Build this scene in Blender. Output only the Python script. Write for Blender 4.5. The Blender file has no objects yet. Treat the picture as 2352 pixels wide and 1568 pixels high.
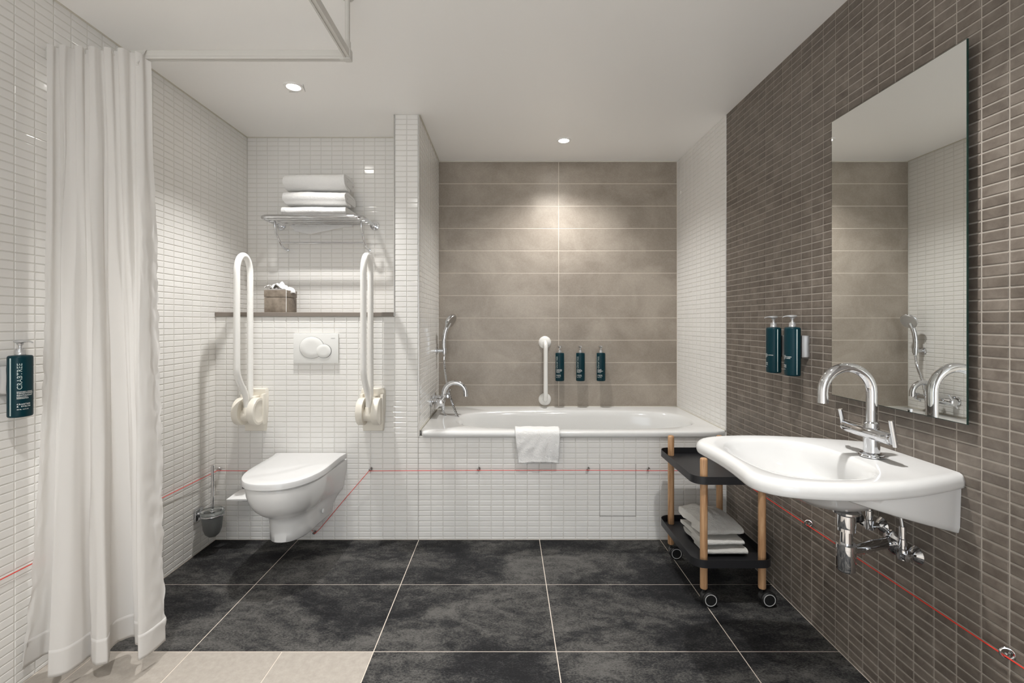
import bpy, bmesh, math, random
from mathutils import Vector, Matrix, noise
random.seed(7)
PI = math.pi
SC = bpy.context.scene
COL = SC.collection

# ------------------------------------------------------------------ camera
F = 1076.0
cam_d = bpy.data.cameras.new('camera')
cam = bpy.data.objects.new('camera', cam_d)
COL.objects.link(cam)
cam.location = (0, 0, 1.2)
cam.rotation_euler = (PI / 2, 0, 0)
cam_d.sensor_width = 36
cam_d.lens = 36 * F / 2352
cam_d.shift_x = (1176 - 1164) / 2352
cam_d.shift_y = -(784 - 741) / 2352
cam_d.clip_start = 0.02
SC.camera = cam

# ------------------------------------------------------------------ world, exposure
w = bpy.data.worlds.new('world')
SC.world = w
w.use_nodes = True
w.node_tree.nodes['Background'].inputs[0].default_value = (0.86, 0.93, 1.0, 1)
w.node_tree.nodes['Background'].inputs[1].default_value = 1.1  # cool fill entering by the opening added behind the camera
SC.view_settings.view_transform = 'Standard'
SC.view_settings.look = 'None'
SC.view_settings.gamma = 1
SC.view_settings.use_curve_mapping = False
SC.view_settings.exposure = 1.66
SC.cycles.use_denoising = True
SC.cycles.max_bounces = 12
SC.cycles.diffuse_bounces = 8
SC.cycles.glossy_bounces = 6
SC.cycles.transmission_bounces = 8
SC.cycles.caustics_reflective = False
SC.cycles.caustics_refractive = False
SC.cycles.sample_clamp_indirect = 4.0

# ------------------------------------------------------------------ the downlights' own light, two rear ones added as fill
ZC = 2.352
LAMPS = [  # x, y, power, half cone angle
    (-1.04, 2.285, 30, 51),
    (0.36, 2.958, 20, 65),
    (0.62, 1.28, 32, 55),
    (-0.86, 0.70, 36, 50),
    (0.62, -0.55, 95, 52),  # unseen lamp added behind the camera for bounce light
    (-0.60, -0.75, 95, 52),  # second unseen lamp added there for the same bounce
]
for (lx, ly, p, ang) in LAMPS:
    ld = bpy.data.lights.new('downlight_beam', 'SPOT')
    ld.energy = p
    ld.color = (1.0, 0.985, 0.96)
    ld.spot_size = math.radians(2 * ang)
    ld.spot_blend = 1.0
    ld.shadow_soft_size = 0.022
    lo = bpy.data.objects.new('downlight_beam', ld)
    COL.objects.link(lo)
    lo.location = (lx, ly, ZC - 0.02)


# ------------------------------------------------------------------ materials
def mat(name, col=(0.8, 0.8, 0.8), rough=0.5, metal=0.0, **kw):
    m = bpy.data.materials.new(name)
    m.use_nodes = True
    b = m.node_tree.nodes['Principled BSDF']
    b.inputs['Base Color'].default_value = (*col, 1)
    b.inputs['Roughness'].default_value = rough
    b.inputs['Metallic'].default_value = metal
    for k, v in kw.items():
        b.inputs[k.replace('_', ' ')].default_value = v
    return m


def N(m, t, **kw):
    n = m.node_tree.nodes.new(t)
    for k, v in kw.items():
        setattr(n, k, v)
    return n


def L(m, a, b):
    m.node_tree.links.new(a, b)


def ramp(m, src, stops):
    r = N(m, 'ShaderNodeValToRGB')
    e = r.color_ramp.elements
    e[0].position, e[0].color = stops[0][0], (*stops[0][1], 1)
    e[1].position, e[1].color = stops[-1][0], (*stops[-1][1], 1)
    for p, c in stops[1:-1]:
        x = e.new(p)
        x.color = (*c, 1)
    L(m, src, r.inputs[0])
    return r.outputs[0]


def noise_tex(m, vec, scale, detail=4, rough=0.55, dist=0.0):
    n = N(m, 'ShaderNodeTexNoise')
    n.inputs['Scale'].default_value = scale
    n.inputs['Detail'].default_value = detail
    n.inputs['Roughness'].default_value = rough
    n.inputs['Distortion'].default_value = dist
    L(m, vec, n.inputs['Vector'])
    return n.outputs[0]


def mixc(m, fac, a, b, mode='MIX'):
    x = N(m, 'ShaderNodeMix', data_type='RGBA', blend_type=mode)
    for s, v in ((x.inputs[0], fac), (x.inputs[6], a), (x.inputs[7], b)):
        if hasattr(v, 'default_value') and not isinstance(v, (int, float, tuple)):
            L(m, v, s)
        elif isinstance(v, tuple):
            s.default_value = (*v, 1)
        else:
            s.default_value = v
    return x.outputs[2]


def bump(m, h, strength=0.2, dist=0.001):
    b = N(m, 'ShaderNodeBump')
    b.inputs['Strength'].default_value = strength
    b.inputs['Distance'].default_value = dist
    L(m, h, b.inputs['Height'])
    L(m, b.outputs[0], m.node_tree.nodes['Principled BSDF'].inputs['Normal'])


def pos(m):
    return N(m, 'ShaderNodeNewGeometry').outputs['Position']


def objc(m):
    return N(m, 'ShaderNodeTexCoord').outputs['Object']


def BS(m, k):
    return m.node_tree.nodes['Principled BSDF'].inputs[k]


def cell_random(m, size, offs):
    """a random value per wall tile: world position snapped to the tile grid"""
    a = N(m, 'ShaderNodeVectorMath', operation='SUBTRACT')
    L(m, pos(m), a.inputs[0])
    a.inputs[1].default_value = offs
    d = N(m, 'ShaderNodeVectorMath', operation='DIVIDE')
    L(m, a.outputs[0], d.inputs[0])
    d.inputs[1].default_value = size
    f = N(m, 'ShaderNodeVectorMath', operation='FLOOR')
    L(m, d.outputs[0], f.inputs[0])
    wn = N(m, 'ShaderNodeTexWhiteNoise', noise_dimensions='3D')
    L(m, f.outputs[0], wn.inputs['Vector'])
    return wn.outputs['Value']


M = {}
M['white_tile'] = mat('white_glazed_tile', (0.78, 0.768, 0.745), 0.1)
M['white_tile'].node_tree.nodes['Principled BSDF'].inputs['Specular IOR Level'].default_value = 0.55
n_ = noise_tex(M['white_tile'], pos(M['white_tile']), 35, 2)
bump(M['white_tile'], n_, 0.12, 0.0008)
M['white_grout'] = mat('white_grout', (0.66, 0.645, 0.61), 0.9)
M['brown_grout'] = mat('brown_grout', (0.37, 0.335, 0.295), 0.9)
# brown mosaic
m = M['brown_tile'] = mat('brown_stoneware_mosaic', rough=0.42)
c1 = ramp(m, noise_tex(m, pos(m), 22, 6, 0.65, 0.4), [(0.3, (0.105, 0.086, 0.071)), (0.52, (0.152, 0.128, 0.107)), (0.75, (0.205, 0.178, 0.152))])
rv = cell_random(m, (0.5, 0.06676, 0.02889), (1.0, 2.535 - 0.06676 * 60, 0.015))
k = ramp(m, rv, [(0, (0.82, 0.81, 0.80)), (1, (1.1, 1.1, 1.1))])
c2 = mixc(m, 1.0, c1, k, 'MULTIPLY')
L(m, c2, BS(m, 'Base Color'))
bump(m, noise_tex(m, pos(m), 260, 4), 0.25, 0.0006)
# taupe wall tile of the bath alcove
m = M['taupe_tile'] = mat('taupe_stone_tile', rough=0.42)
n1 = noise_tex(m, pos(m), 3.2, 8, 0.62, 0.5)
c1 = ramp(m, n1, [(0.34, (0.245, 0.208, 0.170)), (0.5, (0.310, 0.268, 0.222)), (0.64, (0.385, 0.338, 0.285))])
n2 = noise_tex(m, pos(m), 120, 4, 0.7)
c2 = mixc(m, 0.22, c1, ramp(m, n2, [(0.35, (0.24, 0.20, 0.165)), (0.65, (0.44, 0.39, 0.335))]))
L(m, c2, BS(m, 'Base Color'))
bump(m, n2, 0.12, 0.0005)
# dark slate floor tile
m = M['slate_tile'] = mat('dark_slate_tile', rough=0.5, Specular_IOR_Level=0.10)
mp = N(m, 'ShaderNodeMapping')
L(m, pos(m), mp.inputs[0])
mp.inputs['Scale'].default_value = (0.8, 1.35, 1)
big = noise_tex(m, mp.outputs[0], 2.6, 5, 0.58, 0.9)
med = noise_tex(m, mp.outputs[0], 19, 5, 0.7, 0.8)
fine = noise_tex(m, mp.outputs[0], 150, 3, 0.7, 0.6)
s1 = N(m, 'ShaderNodeMath', operation='MULTIPLY_ADD'); L(m, big, s1.inputs[0]); s1.inputs[1].default_value = 0.44
s2 = N(m, 'ShaderNodeMath', operation='MULTIPLY_ADD'); L(m, med, s2.inputs[0]); s2.inputs[1].default_value = 0.26
s3 = N(m, 'ShaderNodeMath', operation='MULTIPLY'); L(m, fine, s3.inputs[0]); s3.inputs[1].default_value = 0.30
L(m, s3.outputs[0], s2.inputs[2]); L(m, s2.outputs[0], s1.inputs[2])
c1 = ramp(m, s1.outputs[0], [(0.42, (0.013, 0.013, 0.014)), (0.475, (0.026, 0.026, 0.027)), (0.515, (0.052, 0.051, 0.049)), (0.56, (0.086, 0.083, 0.079)), (0.64, (0.115, 0.111, 0.105))])
L(m, c1, BS(m, 'Base Color'))
rr = ramp(m, fine, [(0.3, (0.7, 0.7, 0.7)), (0.7, (0.55, 0.55, 0.55))])
L(m, rr, BS(m, 'Roughness'))
bump(m, fine, 0.3, 0.0012)
# beige floor tile
m = M['beige_tile'] = mat('beige_stone_tile', rough=0.6)
nb = noise_tex(m, pos(m), 40, 7, 0.75)
L(m, ramp(m, nb, [(0.3, (0.30, 0.27, 0.235)), (0.7, (0.39, 0.355, 0.315))]), BS(m, 'Base Color'))
bump(m, nb, 0.15, 0.0006)
M['taupe_grout'] = mat('taupe_wall_grout', (0.62, 0.56, 0.49), 0.9)
M['floor_grout'] = mat('floor_grout', (0.62, 0.55, 0.48), 0.9)
m = M['ceiling'] = mat('ceiling_paint', (0.93, 0.92, 0.90), 0.38)
bump(m, noise_tex(m, pos(m), 2.2, 2), 0.10, 0.02)
M['paint'] = mat('white_wall_paint', (0.82, 0.81, 0.79), 0.6)
M['sealant'] = mat('beige_sealant', (0.60, 0.57, 0.50), 0.6)
M['alu'] = mat('satin_aluminium_trim', (0.62, 0.61, 0.59), 0.32, 1.0)
M['chrome'] = mat('polished_chrome', (0.68, 0.69, 0.71), 0.05, 1.0)
M['dark_chrome'] = mat('shaded_chrome', (0.50, 0.50, 0.52), 0.12, 1.0)
M['satin'] = mat('satin_steel', (0.50, 0.49, 0.48), 0.38, 1.0)
M['mirror'] = mat('mirror_silver', (0.90, 0.915, 0.90), 0.0, 1.0)
M['mirror_edge'] = mat('green_glass_edge', (0.010, 0.035, 0.028), 0.1)
M['ceramic'] = mat('white_ceramic', (0.72, 0.72, 0.715), 0.07)
M['enamel'] = mat('white_enamel', (0.76, 0.76, 0.75), 0.10)
M['lid'] = mat('white_seat_plastic', (0.68, 0.68, 0.68), 0.2)
M['grab'] = mat('white_coated_tube', (0.83, 0.82, 0.79), 0.25)
M['cream'] = mat('cream_plastic', (0.75, 0.71, 0.63), 0.35)
M['plate'] = mat('white_plate_plastic', (0.76, 0.76, 0.74), 0.3)
M['rail'] = mat('white_lacquered_rail', (0.60, 0.585, 0.55), 0.35)
M['black'] = mat('black_powder_coat', (0.012, 0.012, 0.014), 0.42)
M['tyre'] = mat('black_plastic', (0.012, 0.012, 0.012), 0.35)
M['hubring'] = mat('grey_ring_plastic', (0.55, 0.55, 0.54), 0.4)
M['red'] = mat('red_cord', (0.75, 0.035, 0.02), 0.55)
M['redmark'] = mat('red_mark', (0.6, 0.01, 0.01), 0.4)
M['gap'] = mat('dark_gap', (0.05, 0.045, 0.04), 0.8)
M['seam'] = mat('panel_seam', (0.33, 0.32, 0.30), 0.8)
M['shelfstone'] = mat('taupe_shelf_stone', (0.21, 0.18, 0.155), 0.4)
M['pump'] = mat('grey_pump_plastic', (0.52, 0.52, 0.52), 0.3, 0.6)
M['stripe'] = mat('clear_level_stripe', (0.42, 0.50, 0.50), 0.2)
M['ink'] = mat('silver_print', (0.52, 0.60, 0.58), 0.45)
M['inkw'] = mat('white_print', (0.78, 0.80, 0.78), 0.5)
M['greyprint'] = mat('grey_print', (0.22, 0.22, 0.22), 0.5)
M['bottle'] = mat('dark_teal_bottle', (0.001, 0.026, 0.036), 0.35, Specular_IOR_Level=0.2)
M['paper'] = mat('tissue_paper', (0.85, 0.85, 0.84), 0.8)
M['frost'] = mat('frosted_glass', (0.80, 0.83, 0.82), 0.38, Transmission_Weight=0.85, IOR=1.3)
M['bristle'] = mat('black_bristles', (0.01, 0.01, 0.012), 0.8)
M['lamp_rim'] = mat('lamp_trim', (0.88, 0.87, 0.85), 0.4)
m = M['glow'] = mat('lamp_lens', (1, 1, 1), 0.5)
BS(m, 'Emission Color').default_value = (1, 0.96, 0.9, 1)
BS(m, 'Emission Strength').default_value = 30
# terry towel
m = M['towel'] = mat('white_terry', (0.88, 0.875, 0.865), 0.95)
nt = noise_tex(m, objc(m), 260, 3, 0.7)
n2 = noise_tex(m, objc(m), 70, 3, 0.6)
ad = N(m, 'ShaderNodeMath', operation='ADD'); L(m, nt, ad.inputs[0]); L(m, n2, ad.inputs[1])
bump(m, ad.outputs[0], 0.9, 0.004)
m = M['towel_grey'] = mat('greyish_terry', (0.66, 0.645, 0.61), 0.95)
nt = noise_tex(m, objc(m), 260, 3, 0.7)
n2 = noise_tex(m, objc(m), 70, 3, 0.6)
ad = N(m, 'ShaderNodeMath', operation='ADD'); L(m, nt, ad.inputs[0]); L(m, n2, ad.inputs[1])
bump(m, ad.outputs[0], 0.9, 0.004)
# curtain fabric, a little translucent
m = M['curtain'] = mat('white_curtain_fabric', (0.76, 0.745, 0.725), 0.85)
b0 = m.node_tree.nodes['Principled BSDF']
tr = N(m, 'ShaderNodeBsdfTranslucent'); tr.inputs[0].default_value = (0.78, 0.755, 0.725, 1)
mx = N(m, 'ShaderNodeMixShader'); mx.inputs[0].default_value = 0.36
L(m, b0.outputs[0], mx.inputs[1]); L(m, tr.outputs[0], mx.inputs[2])
L(m, mx.outputs[0], m.node_tree.nodes['Material Output'].inputs[0])
wv = noise_tex(m, pos(m), 14, 3, 0.5)
bump(m, wv, 0.25, 0.006)
# beech wood
m = M['wood'] = mat('beech_wood', rough=0.42)
mp = N(m, 'ShaderNodeMapping'); L(m, objc(m), mp.inputs[0]); mp.inputs['Scale'].default_value = (60, 60, 3.5)
nw = noise_tex(m, mp.outputs[0], 1.6, 5, 0.6, 0.6)
L(m, ramp(m, nw, [(0.3, (0.33, 0.165, 0.075)), (0.5, (0.50, 0.29, 0.15)), (0.7, (0.62, 0.39, 0.22))]), BS(m, 'Base Color'))
# tissue box leatherette
m = M['tissuebox'] = mat('taupe_box', rough=0.5)
nx = noise_tex(m, objc(m), 22, 5, 0.65)
L(m, ramp(m, nx, [(0.3, (0.135, 0.105, 0.08)), (0.7, (0.30, 0.255, 0.205))]), BS(m, 'Base Color'))


# ------------------------------------------------------------------ mesh helpers
def link(name, me, m, parent=None, smooth=False, ang=None):
    o = bpy.data.objects.new(name, me)
    COL.objects.link(o)
    if m is not None and len(me.materials) == 0:
        me.materials.append(m)
    if smooth:
        me.polygons.foreach_set('use_smooth', [True] * len(me.polygons))
        if ang:
            me.set_sharp_from_angle(angle=math.radians(ang))
    if parent is not None:
        o.parent = parent
    return o


def build(name, bm, m, parent=None, smooth=True, ang=40):
    bmesh.ops.recalc_face_normals(bm, faces=bm.faces)
    me = bpy.data.meshes.new(name)
    bm.to_mesh(me)
    bm.free()
    return link(name, me, m, parent, smooth, ang)


def empty(name, loc=(0, 0, 0), rz=0):
    o = bpy.data.objects.new(name, None)
    COL.objects.link(o)
    o.location = loc
    o.rotation_euler = (0, 0, rz)
    o.empty_display_size = 0.02
    return o


def tag(o, label=None, cat=None, group=None, kind=None):
    if label: o['label'] = label
    if cat: o['category'] = cat
    if group: o['group'] = group
    if kind: o['kind'] = kind
    return o


def thing(name, label, cat, loc=(0, 0, 0), rz=0, group=None):
    return tag(empty(name, loc, rz), label, cat, group)


def BM():
    return bmesh.new()


def box(bm, x0, x1, y0, y1, z0, z1, bev=0.0, seg=2):
    r = bmesh.ops.create_cube(bm, size=1)
    vs = r['verts']
    for v in vs:
        v.co = Vector((x0 + (v.co.x + .5) * (x1 - x0), y0 + (v.co.y + .5) * (y1 - y0), z0 + (v.co.z + .5) * (z1 - z0)))
    if bev > 0:
        es = set()
        for v in vs:
            es.update(v.link_edges)
        bmesh.ops.bevel(bm, geom=list(es), offset=bev, segments=seg, affect='EDGES', profile=0.6)
    return bm


def rings(bm, rs, cap0=True, cap1=True, closed=True):
    """loft through rings (lists of points, equal counts)"""
    vr = [[bm.verts.new(p) for p in r] for r in rs]
    n = len(vr[0])
    for a, b in zip(vr, vr[1:]):
        for i in range(n if closed else n - 1):
            j = (i + 1) % n
            bm.faces.new((a[i], a[j], b[j], b[i]))
    if cap0: bm.faces.new(vr[0][::-1])
    if cap1: bm.faces.new(vr[-1])
    return vr


def frame_of(d):
    d = d.normalized()
    up = Vector((0, 0, 1)) if abs(d.z) < 0.9 else Vector((1, 0, 0))
    u = d.cross(up).normalized()
    return u, u.cross(d).normalized()


def tube(bm, pts, r, seg=12, caps=True, closed=False):
    pts = [Vector(p) for p in pts]
    n = len(pts)
    rr = r if isinstance(r, (list, tuple)) else [r] * n
    tang = []
    for i in range(n):
        if closed:
            t = pts[(i + 1) % n] - pts[i - 1]
        else:
            t = pts[min(i + 1, n - 1)] - pts[max(i - 1, 0)]
        tang.append(t.normalized())
    u, v = frame_of(tang[0])
    rs = []
    for i in range(n):
        if i > 0:
            q = tang[i - 1].rotation_difference(tang[i])
            u = q @ u
            u = (u - tang[i] * u.dot(tang[i])).normalized()
        v = tang[i].cross(u)
        rs.append([pts[i] + (u * math.cos(2 * PI * k / seg) + v * math.sin(2 * PI * k / seg)) * rr[i] for k in range(seg)])
    if closed:
        rs.append(rs[0])
        vr = [[bm.verts.new(p) for p in q] for q in rs[:-1]]
        vr.append(vr[0])
        for a, b in zip(vr, vr[1:]):
            for i in range(seg):
                j = (i + 1) % seg
                bm.faces.new((a[i], a[j], b[j], b[i]))
        return bm
    rings(bm, rs, caps, caps)
    return bm


def lathe(bm, prof, c=(0, 0, 0), axis=(0, 0, 1), seg=28, cap0=True, cap1=True):
    """prof: (radius, distance along axis)"""
    d = Vector(axis).normalized()
    u, v = frame_of(d)
    c = Vector(c)
    rs = []
    for (r, h) in prof:
        r = max(r, 1e-5)
        rs.append([c + d * h + (u * math.cos(2 * PI * k / seg) + v * math.sin(2 * PI * k / seg)) * r for k in range(seg)])
    rings(bm, rs, cap0, cap1)
    return bm


def arc(c, r, a0, a1, n, ax=(1, 0, 0), ay=(0, 0, 1)):
    c, ax, ay = Vector(c), Vector(ax), Vector(ay)
    return [c + ax * (r * math.cos(a0 + (a1 - a0) * i / n)) + ay * (r * math.sin(a0 + (a1 - a0) * i / n)) for i in range(n + 1)]


def smooth_path(pts, it=2, closed=False):
    pts = [Vector(p) for p in pts]
    for _ in range(it):
        q = []
        n = len(pts)
        rng = range(n) if closed else range(n - 1)
        if not closed: q.append(pts[0])
        for i in rng:
            a, b = pts[i], pts[(i + 1) % n]
            q.append(a.lerp(b, .25)); q.append(a.lerp(b, .75))
        if not closed: q.append(pts[-1])
        pts = q
    return pts


def catmull(pts, per=8):
    pts = [Vector(p) for p in pts]
    P = [pts[0] * 2 - pts[1]] + pts + [pts[-1] * 2 - pts[-2]]
    out = []
    for i in range(1, len(P) - 2):
        for k in range(per):
            t = k / per
            a, b, c, d = P[i - 1], P[i], P[i + 1], P[i + 2]
            out.append(0.5 * ((2 * b) + (c - a) * t + (2 * a - 5 * b + 4 * c - d) * t * t + (3 * b - a - 3 * c + d) * t ** 3))
    out.append(pts[-1])
    return out


def text_mesh(body, size, spacing=1.0, bold=0.0):
    cu = bpy.data.curves.new('lettering', 'FONT')
    cu.body = body
    cu.size = size
    cu.space_character = spacing
    cu.resolution_u = 2
    cu.offset = bold
    o = bpy.data.objects.new('lettering', cu)
    COL.objects.link(o)
    bpy.context.view_layer.update()
    me = bpy.data.meshes.new_from_object(o.evaluated_get(bpy.context.evaluated_depsgraph_get()))
    bpy.data.objects.remove(o)
    bpy.data.curves.remove(cu)
    return [v.co.copy() for v in me.vertices], [tuple(p.vertices) for p in me.polygons]


# ------------------------------------------------------------------ tiles
def tile_geo(uw, vh, t, bev):
    """a cushion-edged tile lying in local XY, rising t in Z, centred"""
    a, b = uw / 2, vh / 2
    prof = [(0, 0), (0, t - bev * .75), (bev * .55, t - bev * .2), (bev * 1.6, t)]
    vs, fs = [], []
    for ins, z in prof:
        vs += [(-a + ins, -b + ins, z), (a - ins, -b + ins, z), (a - ins, b - ins, z), (-a + ins, b - ins, z)]
    for k in range(len(prof) - 1):
        for i in range(4):
            j = (i + 1) % 4
            fs.append((k * 4 + i, k * 4 + j, k * 4 + 4 + j, k * 4 + 4 + i))
    n = (len(prof) - 1) * 4
    fs.append((n, n + 1, n + 2, n + 3))
    return vs, fs


def proj(p):
    if p[1] < 0.05: return None
    x = 1164 + p[0] * F / p[1]
    y = 741 - (p[2] - 1.2) * F / p[1]
    return x, y


def breaks(a, b, start, pitch):
    k0 = math.ceil((a - start) / pitch + 1e-6)
    out = [a]
    x = start + k0 * pitch
    while x < b - 1e-4:
        if x - out[-1] > 0.006: out.append(x)
        x += pitch
    out.append(b)
    if len(out) > 2 and out[-1] - out[-2] < 0.006: out.pop(-2)
    return out


_tm = {}


def tile_area(parent, origin, U, V, us, vs, m, joint, t=0.002, bev=0.0016, limit=300, name='tile', skip=None, key='', hidden=None, each_name='tile'):
    """tiles over the grid us x vs on the plane origin + u*U + v*V; the ones showing largest are parts, the rest one field"""
    U, V, O = Vector(U), Vector(V), Vector(origin)
    W = U.cross(V)
    R = Matrix((U, V, W)).transposed().to_4x4()
    cells = []
    for i in range(len(us) - 1):
        for j in range(len(vs) - 1):
            w_, h_ = us[i + 1] - us[i] - joint, vs[j + 1] - vs[j] - joint
            if w_ < 0.003 or h_ < 0.003: continue
            c = O + U * ((us[i] + us[i + 1]) / 2) + V * ((vs[j] + vs[j + 1]) / 2)
            if skip and skip(c): continue
            q = proj(c)
            score = 0
            if q and 0 < q[0] < 2352 and 0 < q[1] < 1568 and not (hidden and hidden(c, q)):
                e1, e2 = proj(c + U * w_ / 2), proj(c + V * h_ / 2)
                if e1 and e2:
                    score = abs((e1[0] - q[0]) * (e2[1] - q[1]) - (e1[1] - q[1]) * (e2[0] - q[0]))
            cells.append((score, c, w_, h_))
    cells.sort(key=lambda s: -s[0])
    big = [c for c in cells[:limit] if c[0] > 12]
    rest = cells[len(big):]
    for s, c, w_, h_ in big:
        k = (round(w_, 4), round(h_, 4), m.name, round(t, 4), round(bev, 4))
        me = _tm.get(k)
        if me is None:
            vv, ff = tile_geo(w_, h_, t, bev)
            me = bpy.data.meshes.new(each_name)
            me.from_pydata(vv, [], ff)
            me.materials.append(m)
            _tm[k] = me
        o = bpy.data.objects.new(each_name, me)
        COL.objects.link(o)
        o.matrix_world = Matrix.Translation(c) @ R
        o.parent = parent
    if rest:
        vv, ff = [], []
        for s, c, w_, h_ in rest:
            tv, tf = tile_geo(w_, h_, t, bev)
            b = len(vv)
            vv += [tuple(c + U * p[0] + V * p[1] + W * p[2]) for p in tv]
            ff += [tuple(b + i for i in f) for f in tf]
        me = bpy.data.meshes.new('tile_field')
        me.from_pydata(vv, [], ff)
        o = link('tile_field', me, m, parent)
        o['kind'] = 'stuff'


def struct(name, bm, m, smooth=False):
    o = build(name, bm, m, None, smooth)
    o['kind'] = 'structure'
    return o


XR, XL = 1.2147, -1.613
YF, YN, YA = 2.593, 2.91, 3.345
YB = -1.5
ZP = 0.02889
zb = lambda a, b: breaks(a, b, 0.015, ZP)
xb = lambda a, b: breaks(a, b, -0.4868, 0.06676)
ybl = lambda a, b: breaks(a, b, 1.5355, 0.06676)
ybr = lambda a, b: breaks(a, b, 2.535 - 0.06676 * 60, 0.06676)
T = 0.002
J = 0.0034

# ---- floor
bm = BM(); box(bm, XL - .2, XR + .2, YB - .1, YA + .2, -.12, -0.001)
floor = struct('floor', bm, M['floor_grout'])
fx = [XL, -1.1544, -0.4868, 0.1809, 0.8485, XR]
fy = [YB, 2.593 - 0.4407 * 9, 2.593 - 0.4407 * 8, 2.593 - 0.4407 * 7, 2.593 - 0.4407 * 6, 2.593 - 0.4407 * 5, 2.593 - 0.4407 * 4, 2.593 - 0.4407 * 3, 1.711, 2.1485, 2.593]
fy = sorted(fy)
shower = lambda c: c.y < 1.711 and c.x < -0.4868 or c.y < 0.388  # shower area, plus the unseen rear strip made beige to bounce light
tile_area(floor, (0, 0, -0.001), (1, 0, 0), (0, 1, 0), fx, fy, M['slate_tile'], 0.0036, t=0.001, bev=0.0005, skip=shower)
tile_area(floor, (0, 0, -0.001), (1, 0, 0), (0, 1, 0), [XL, -1.4884, -1.1545, -0.8206, -0.4868],
          [YB, -.554, -.176, .202, .58, .956, 1.3335, 1.711], M['beige_tile'], 0.0034, t=0.001, bev=0.0005)
tile_area(floor, (0, 0, -0.001), (1, 0, 0), (0, 1, 0), [-0.4868, -.153, .1809, .515, .8485, XR],
          [YB, -.932, -.554, -.176, .202, .3895], M['beige_tile'], 0.0034, t=0.001, bev=0.0005)  # unseen rear floor, beige added to throw light up to the ceiling

# ---- ceiling
bm = BM(); box(bm, XL - .2, XR + .2, YB - .1, YA + .2, ZC, ZC + .12)
ceiling = struct('ceiling', bm, M['ceiling'])

# ---- walls
bm = BM(); box(bm, XL - .12, XL - T, YB - .1, YN + .12, -.003, ZC)
wl = struct('wall_left', bm, M['white_grout'])
hidecurt = lambda c, q: 95 < q[0] < 345 or (345 <= q[0] < 380 and q[1] > 700)
tile_area(wl, (XL - T, 0, 0), (0, 1, 0), (0, 0, 1), ybl(-0.3, YN), zb(0, ZC), M['white_tile'], J, hidden=hidecurt)

bm = BM(); box(bm, XR + T, XR + .14, YB - .1, YF, -.003, ZC)
wr = struct('wall_right', bm, M['brown_grout'])
hmir = lambda c, q: (1910 < q[0] < 2222 and 0.93 < c.z < 1.94) or (q[0] < 2220 and c.y > 1.24 and 0.66 < c.z < 0.8 and q[0] > 1900)
tile_area(wr, (XR + T, 0, 0), (0, -1, 0), (0, 0, 1), [-y for y in ybr(-0.3, YF)][::-1], zb(0, ZC), M['brown_tile'], 0.0042, hidden=hmir)

bm = BM(); box(bm, XR + T, XR + .14, YF, YA + .1, -.003, ZC)
wa = struct('wall_alcove_right', bm, M['white_grout'])
tile_area(wa, (XR + T, 0, 0), (0, -1, 0), (0, 0, 1), [-y for y in ybr(YF, YA)][::-1], zb(0.56, ZC), M['white_tile'], J)

bm = BM(); box(bm, -.6, XR + .14, YA + .0008, YA + .12, -.003, ZC)
wb = struct('wall_alcove_back', bm, M['taupe_grout'])
zt = [ZC - 0.1595 * k for k in range(0, 12)][::-1]
tile_area(wb, (0, YA + .0008, 0), (1, 0, 0), (0, 0, 1), [-0.4868, 0.371, XR], zt, M['taupe_tile'], 0.0044, t=.0008, bev=0.0004)

# pillar between the toilet niche and the bath
bm = BM(); box(bm, -0.624 + T, -0.484 - T, YF + T, YA + .02, -.003, ZC)
wp = struct('wall_pillar', bm, M['white_grout'])
tile_area(wp, (0, YF + T, 0), (1, 0, 0), (0, 0, 1), xb(-0.620, -0.4905), zb(0, ZC), M['white_tile'], J)
tile_area(wp, (-0.484 - T, 0, 0), (0, 1, 0), (0, 0, 1), ybr(YF, YA), zb(0.56, ZC), M['white_tile'], J)
tile_area(wp, (-0.624 + T, 0, 0), (0, -1, 0), (0, 0, 1), [-y for y in ybr(YF, YN)][::-1], zb(1.26, ZC), M['white_tile'], J)
for nm, x in (('trim_1', -0.6235), ('trim_2', -0.4865)):
    bm = BM(); box(bm, x - .0028, x + .0028, YF - .003, YF + .006, 0.001 if x < -.5 else 0.57, ZC - .001, .0008, 1)
    if x < -.5:
        for v in bm.verts:
            if v.co.z < .1: v.co.z += 1.235
    tr_ = struct(nm, bm, M['alu'])
bm = BM(); box(bm, XR - .004, XR + .002, YF - .002, YF + .006, 0.605, ZC - .001, .0008, 1)
struct('trim_3', bm, M['white_tile'])

# niche back wall above the shelf
bm = BM(); box(bm, XL - .1, -0.62, YN + T, YN + .1, 1.2, ZC)
wn_ = struct('wall_niche_back', bm, M['white_grout'])
tile_area(wn_, (0, YN + T, 0), (1, 0, 0), (0, 0, 1), xb(XL, -0.624), zb(1.26, ZC), M['white_tile'], J)

# boxed-in cistern wall under the shelf
bm = BM(); box(bm, XL - .01, -0.622, YF + T, YN + .05, -.003, 1.234)
wc = struct('wall_cistern', bm, M['white_grout'])
tile_area(wc, (0, YF + T, 0), (1, 0, 0), (0, 0, 1), xb(XL, -0.620), zb(0, 1.232), M['white_tile'], J)

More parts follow.
